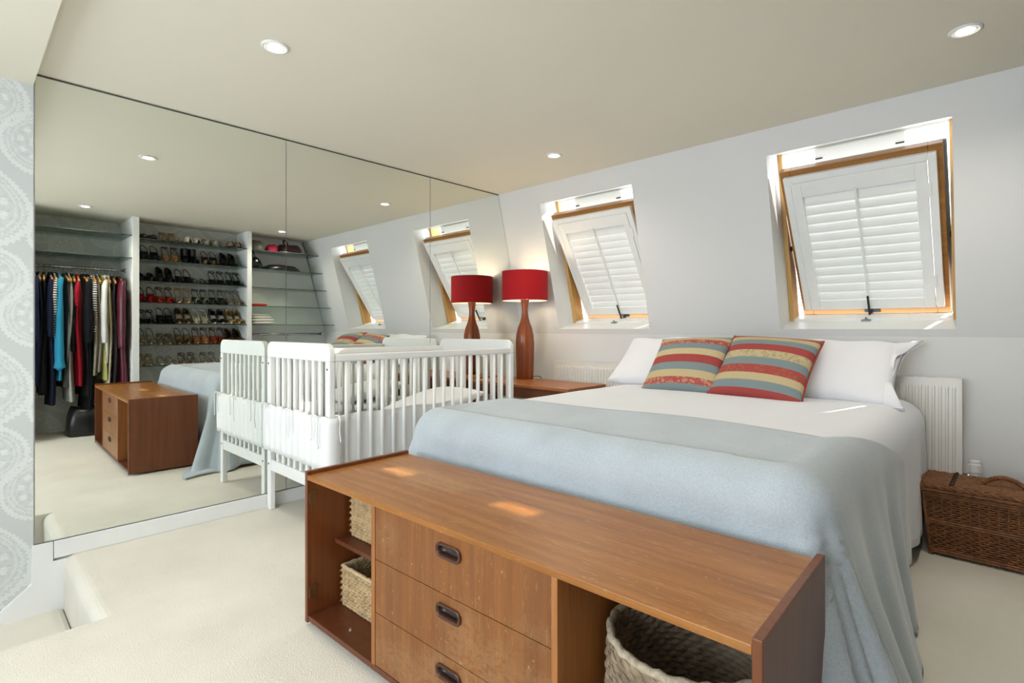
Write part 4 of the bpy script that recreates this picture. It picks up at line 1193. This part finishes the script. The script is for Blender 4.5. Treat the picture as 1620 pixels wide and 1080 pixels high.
def pair(y, z, label, kind, hh, up, sole, strap=None, gap=.0805, name='shoe', **kw):
    cat = {'pump': 'shoe', 'flat': 'shoe', 'loafer': 'shoe', 'clog': 'shoe', 'boot': 'boot', 'sandal': 'sandal', 'slide': 'sandal', 'sling': 'shoe', 'tbar': 'sandal', 'thong': 'sandal'}[kind]
    parts = shoe_mesh_parts(kind, hh, up, sole, strap or up, **kw)
    for i, s in enumerate((-1, 1)):
        t = thing({'boot': 'ankle_boot', 'sandal': 'sandal'}.get(cat, 'shoe'), label, cat, (FX+.022+random.uniform(0, .012), y+s*gap/2, z+.0008), random.uniform(-.025, .025), SHG)
        t.scale = (1.02, .92, min(1.35, .175/(hh*1.04+{'pump': .064, 'flat': .052, 'loafer': .06, 'clog': .06, 'boot': .128, 'sandal': .078, 'tbar': .082, 'sling': .068, 'slide': .05, 'thong': .055}[kind])))
        for n_, me in parts: put(n_, me, t)
bk = sm('#131214', .4); bks = sm('#1c1a19', .7); br = sm('#4a2e1d', .5); dbr = sm('#2e1e16', .5); tan = sm('#9a6a3c', .5); wh = sm('#dcd8cc', .45); cr = sm('#c9b892', .5)
red = sm('#a91a1d', .4); org = sm('#c2552a', .45); nat = sm('#b08a5c', .6); lime = sm('#a9b65a', .45); navy = sm('#1c2148', .5); teal = sm('#2f93a0', .45)
slv = sm('#8d8c86', .3, .6); gold = sm('#b09058', .3, .5); snake = sm('#57514a', .4); taupe = sm('#6b5f52', .6); bronze = sm('#6f5433', .35, .4); pal = sm('#b7a98a', .5); yel = sm('#c0a23c', .5)
Z1, Z2, Z3, Z4, Z5, Z6, Z7 = SZ
pair(1.335, Z1, 'dark brown flat shoe, top shelf beside the divider', 'flat', .01, dbr, bks)
pair(1.525, Z1, 'tan brown flat sandal with buckle strap, top shelf', 'sandal', .012, tan, nat, tan)
pair(1.730, Z1, 'white slip-on shoe, top shelf', 'loafer', .01, wh, nat)
pair(1.925, Z1, 'white ballet flat with dark back strap, top shelf', 'sling', .012, wh, cr, bk)
pair(2.130, Z1, 'light tan open sandal, top shelf next to the bag shelves', 'slide', .015, tan, bks)
pair(1.365, Z2, 'black wedge slingback, second shelf', 'sling', .085, bk, bks, bk, wedge=True)
pair(1.540, Z2, 'red and yellow strappy heeled sandal, second shelf', 'sandal', .075, red, nat, br, band2=yel)
pair(1.715, Z2, 'black ankle boot, second shelf', 'boot', .05, bk, bks)
pair(1.905, Z2, 'black court shoe with beige toe, second shelf', 'sling', .08, nat, bks, bk)
pair(2.095, Z2, 'black open-toe high heel, second shelf', 'pump', .09, bk, bks)
pair(1.332, Z3, 'black low court shoe, third shelf beside the divider', 'flat', .03, bk, bks)
pair(1.496, Z3, 'tall black court shoe, third shelf', 'pump', .085, bk, bks, open_toe=False)
pair(1.659, Z3, 'black slingback with round back strap, third shelf', 'sling', .055, bk, bks, bk)
pair(1.823, Z3, 'black flat thong sandal, third shelf', 'thong', .02, bk, bks, bk)
pair(1.987, Z3, 'black strappy sandal with ankle loop, third shelf', 'sandal', .045, bk, bks, bk)
pair(2.150, Z3, 'chunky black T-bar sandal, third shelf next to the bag shelves', 'tbar', .05, bk, bks, bk)
pair(1.332, Z4, 'bright red platform slingback, fourth shelf', 'sling', .07, red, red, bk, wedge=True)
pair(1.496, Z4, 'orange toe strap heeled sandal, fourth shelf', 'sandal', .05, org, red, br)
pair(1.659, Z4, 'multicoloured sandal with teal band, fourth shelf', 'sandal', .05, red, cr, nat, band2=teal)
pair(1.823, Z4, 'lime and navy T-bar sandal, fourth shelf', 'tbar', .06, lime, navy, navy)
pair(1.987, Z4, 'snake print heeled sandal, fourth shelf', 'sandal', .06, snake, bks, snake)
pair(2.150, Z4, 'silver strappy sandal, fourth shelf', 'sandal', .055, slv, pal, slv)
pair(1.332, Z5, 'dark strappy flat sandal, fifth shelf beside the divider', 'sandal', .03, dbr, bks, dbr)
pair(1.496, Z5, 'black slide with broad back strap, fifth shelf', 'sling', .06, bk, bks, bk, wedge=True)
pair(1.659, Z5, 'brown suede peep-toe heel, fifth shelf', 'pump', .085, br, pal)
pair(1.823, Z5, 'white heeled sandal, fifth shelf', 'sandal', .07, wh, cr, wh)
pair(1.987, Z5, 'black and white court shoe, fifth shelf', 'pump', .075, bk, wh)
pair(2.150, Z5, 'gold court shoe with pale toe, fifth shelf', 'pump', .07, gold, wh, open_toe=False)
pair(1.332, Z6, 'taupe slingback, sixth shelf beside the divider', 'sling', .06, taupe, pal, taupe)
pair(1.496, Z6, 'bronze flat sandal, sixth shelf', 'sandal', .02, bronze, gold, bronze)
pair(1.659, Z6, 'dark brown peep-toe slingback, sixth shelf', 'sling', .07, dbr, gold, dbr)
pair(1.823, Z6, 'orange tan wedge sandal, sixth shelf', 'sandal', .06, org, nat, br, wedge=True)
pair(1.987, Z6, 'brown wedge sandal, sixth shelf', 'sandal', .055, br, org, br, wedge=True)
pair(2.150, Z6, 'plain brown court shoe, sixth shelf next to the bag shelves', 'pump', .06, br, bks, open_toe=False)
pair(1.330, Z7, 'pale gold flat sandal, lowest shelf beside the divider', 'sandal', .012, gold, pal, gold)
pair(1.510, Z7, 'silvery flat thong sandal, lowest shelf', 'thong', .012, slv, pal, slv)
pair(1.700, Z7, 'brown leather flat sandal, lowest shelf', 'sandal', .015, br, nat, br)
pair(1.900, Z7, 'taupe strappy flat sandal, lowest shelf', 'sandal', .02, taupe, pal, taupe)

# ------------------------------------------------------------------ bags and linen on the right-hand shelves
slouch('slouch_bag', 'pale grey slouchy bag on the top closet shelf beside the sloping wall', 'bag', 3.27, 2.385, Z1+.001, .24, .16, .12, GREYL, None, 5, sag=.6)
slouch('scarf', 'crumpled pink scarf on the top closet shelf beside the sloping wall', 'scarf', 3.25, 2.55, Z1+.001, .16, .13, .09, PINK, None, 6, sag=.55)
slouch('weekend_bag', 'dark burgundy bag on the top closet shelf beside the sloping wall', 'bag', 3.29, 2.775, Z1+.001, .24, .28, .11, LBURG, LBURG, 7, sag=.3)
slouch('sequin_bag', 'glittering black evening bag on the second closet shelf beside the sloping wall', 'bag', 3.25, 2.37, Z2+.001, .17, .13, .13, SEQ_M, LBLK, 8, sag=.5)
slouch('flat_bag', 'flat black leather bag lying on the second closet shelf beside the sloping wall', 'bag', 3.27, 2.68, Z2+.001, .22, .44, .065, LBLK, None, 9, sag=.3)
m = MB(); m.tube([(3.14, 2.60, Z1+.010), (3.135, 2.80, Z1+.008), (3.145, 2.965, Z1+.010)], .006, 8)
tag(m.build('metal_rod', METAL, None, True), 'thin metal rod lying along the front of the top closet shelf', 'rod')
def folded(x, y, z, W, D, t, mat, label, cat, name, group=None, seed=0):
    r = thing(name, label, cat, (x, y, z), random.uniform(-.05, .05), group); rnd = random.Random(seed); p1 = rnd.uniform(0, 6)
    m = MB(); pts = []
    m.grid(20, 8, lambda u, v: ((2*v-1)*W/2, D/2*cos(u*2*PI)*(abs(cos(u*2*PI))**-.5 if abs(cos(u*2*PI)) > .05 else 1)*(1+.02*sin(v*9+p1)), t/2+t/2*sin(u*2*PI)*(.9+.1*sin(v*7+p1))), cu=True)
    m.f.append(tuple(i*8 for i in range(20))); m.mi.append(0); m.f.append(tuple(i*8+7 for i in range(20))[::-1]); m.mi.append(0)
    m.build('cloth_body', mat, r, True)
    m = MB(); m.tube([(-W/2-.001, -D/2*.96, t*.5), (-W/2-.001, D/2*.8, t*.45)], t*.16, 6); m.build('fold_edge', mat, r, True)
    return r
LIN = F('white linen', '#dcd8ce')
folded(3.25, 2.385, Z4+.001, .20, .17, .026, BRIGHT, 'folded red cloth on the fourth closet shelf beside the sloping wall', 'cloth', 'folded_cloth', seed=1)
zz = Z5+.001
for k, (t_, D_) in enumerate(((.034, .25), (.030, .24), (.028, .22), (.022, .19))):
    folded(3.26, 2.43-.008*k, zz, .24-.01*k, D_, t_, LIN, ['bottom white towel of the folded pile in the closet', 'second white towel up in the folded pile in the closet', 'third white towel up in the folded pile in the closet', 'topmost white towel of the folded pile in the closet'][k], 'towel', 'folded_towel', 'folded towels in the closet', seed=k)
    zz += t_+.001
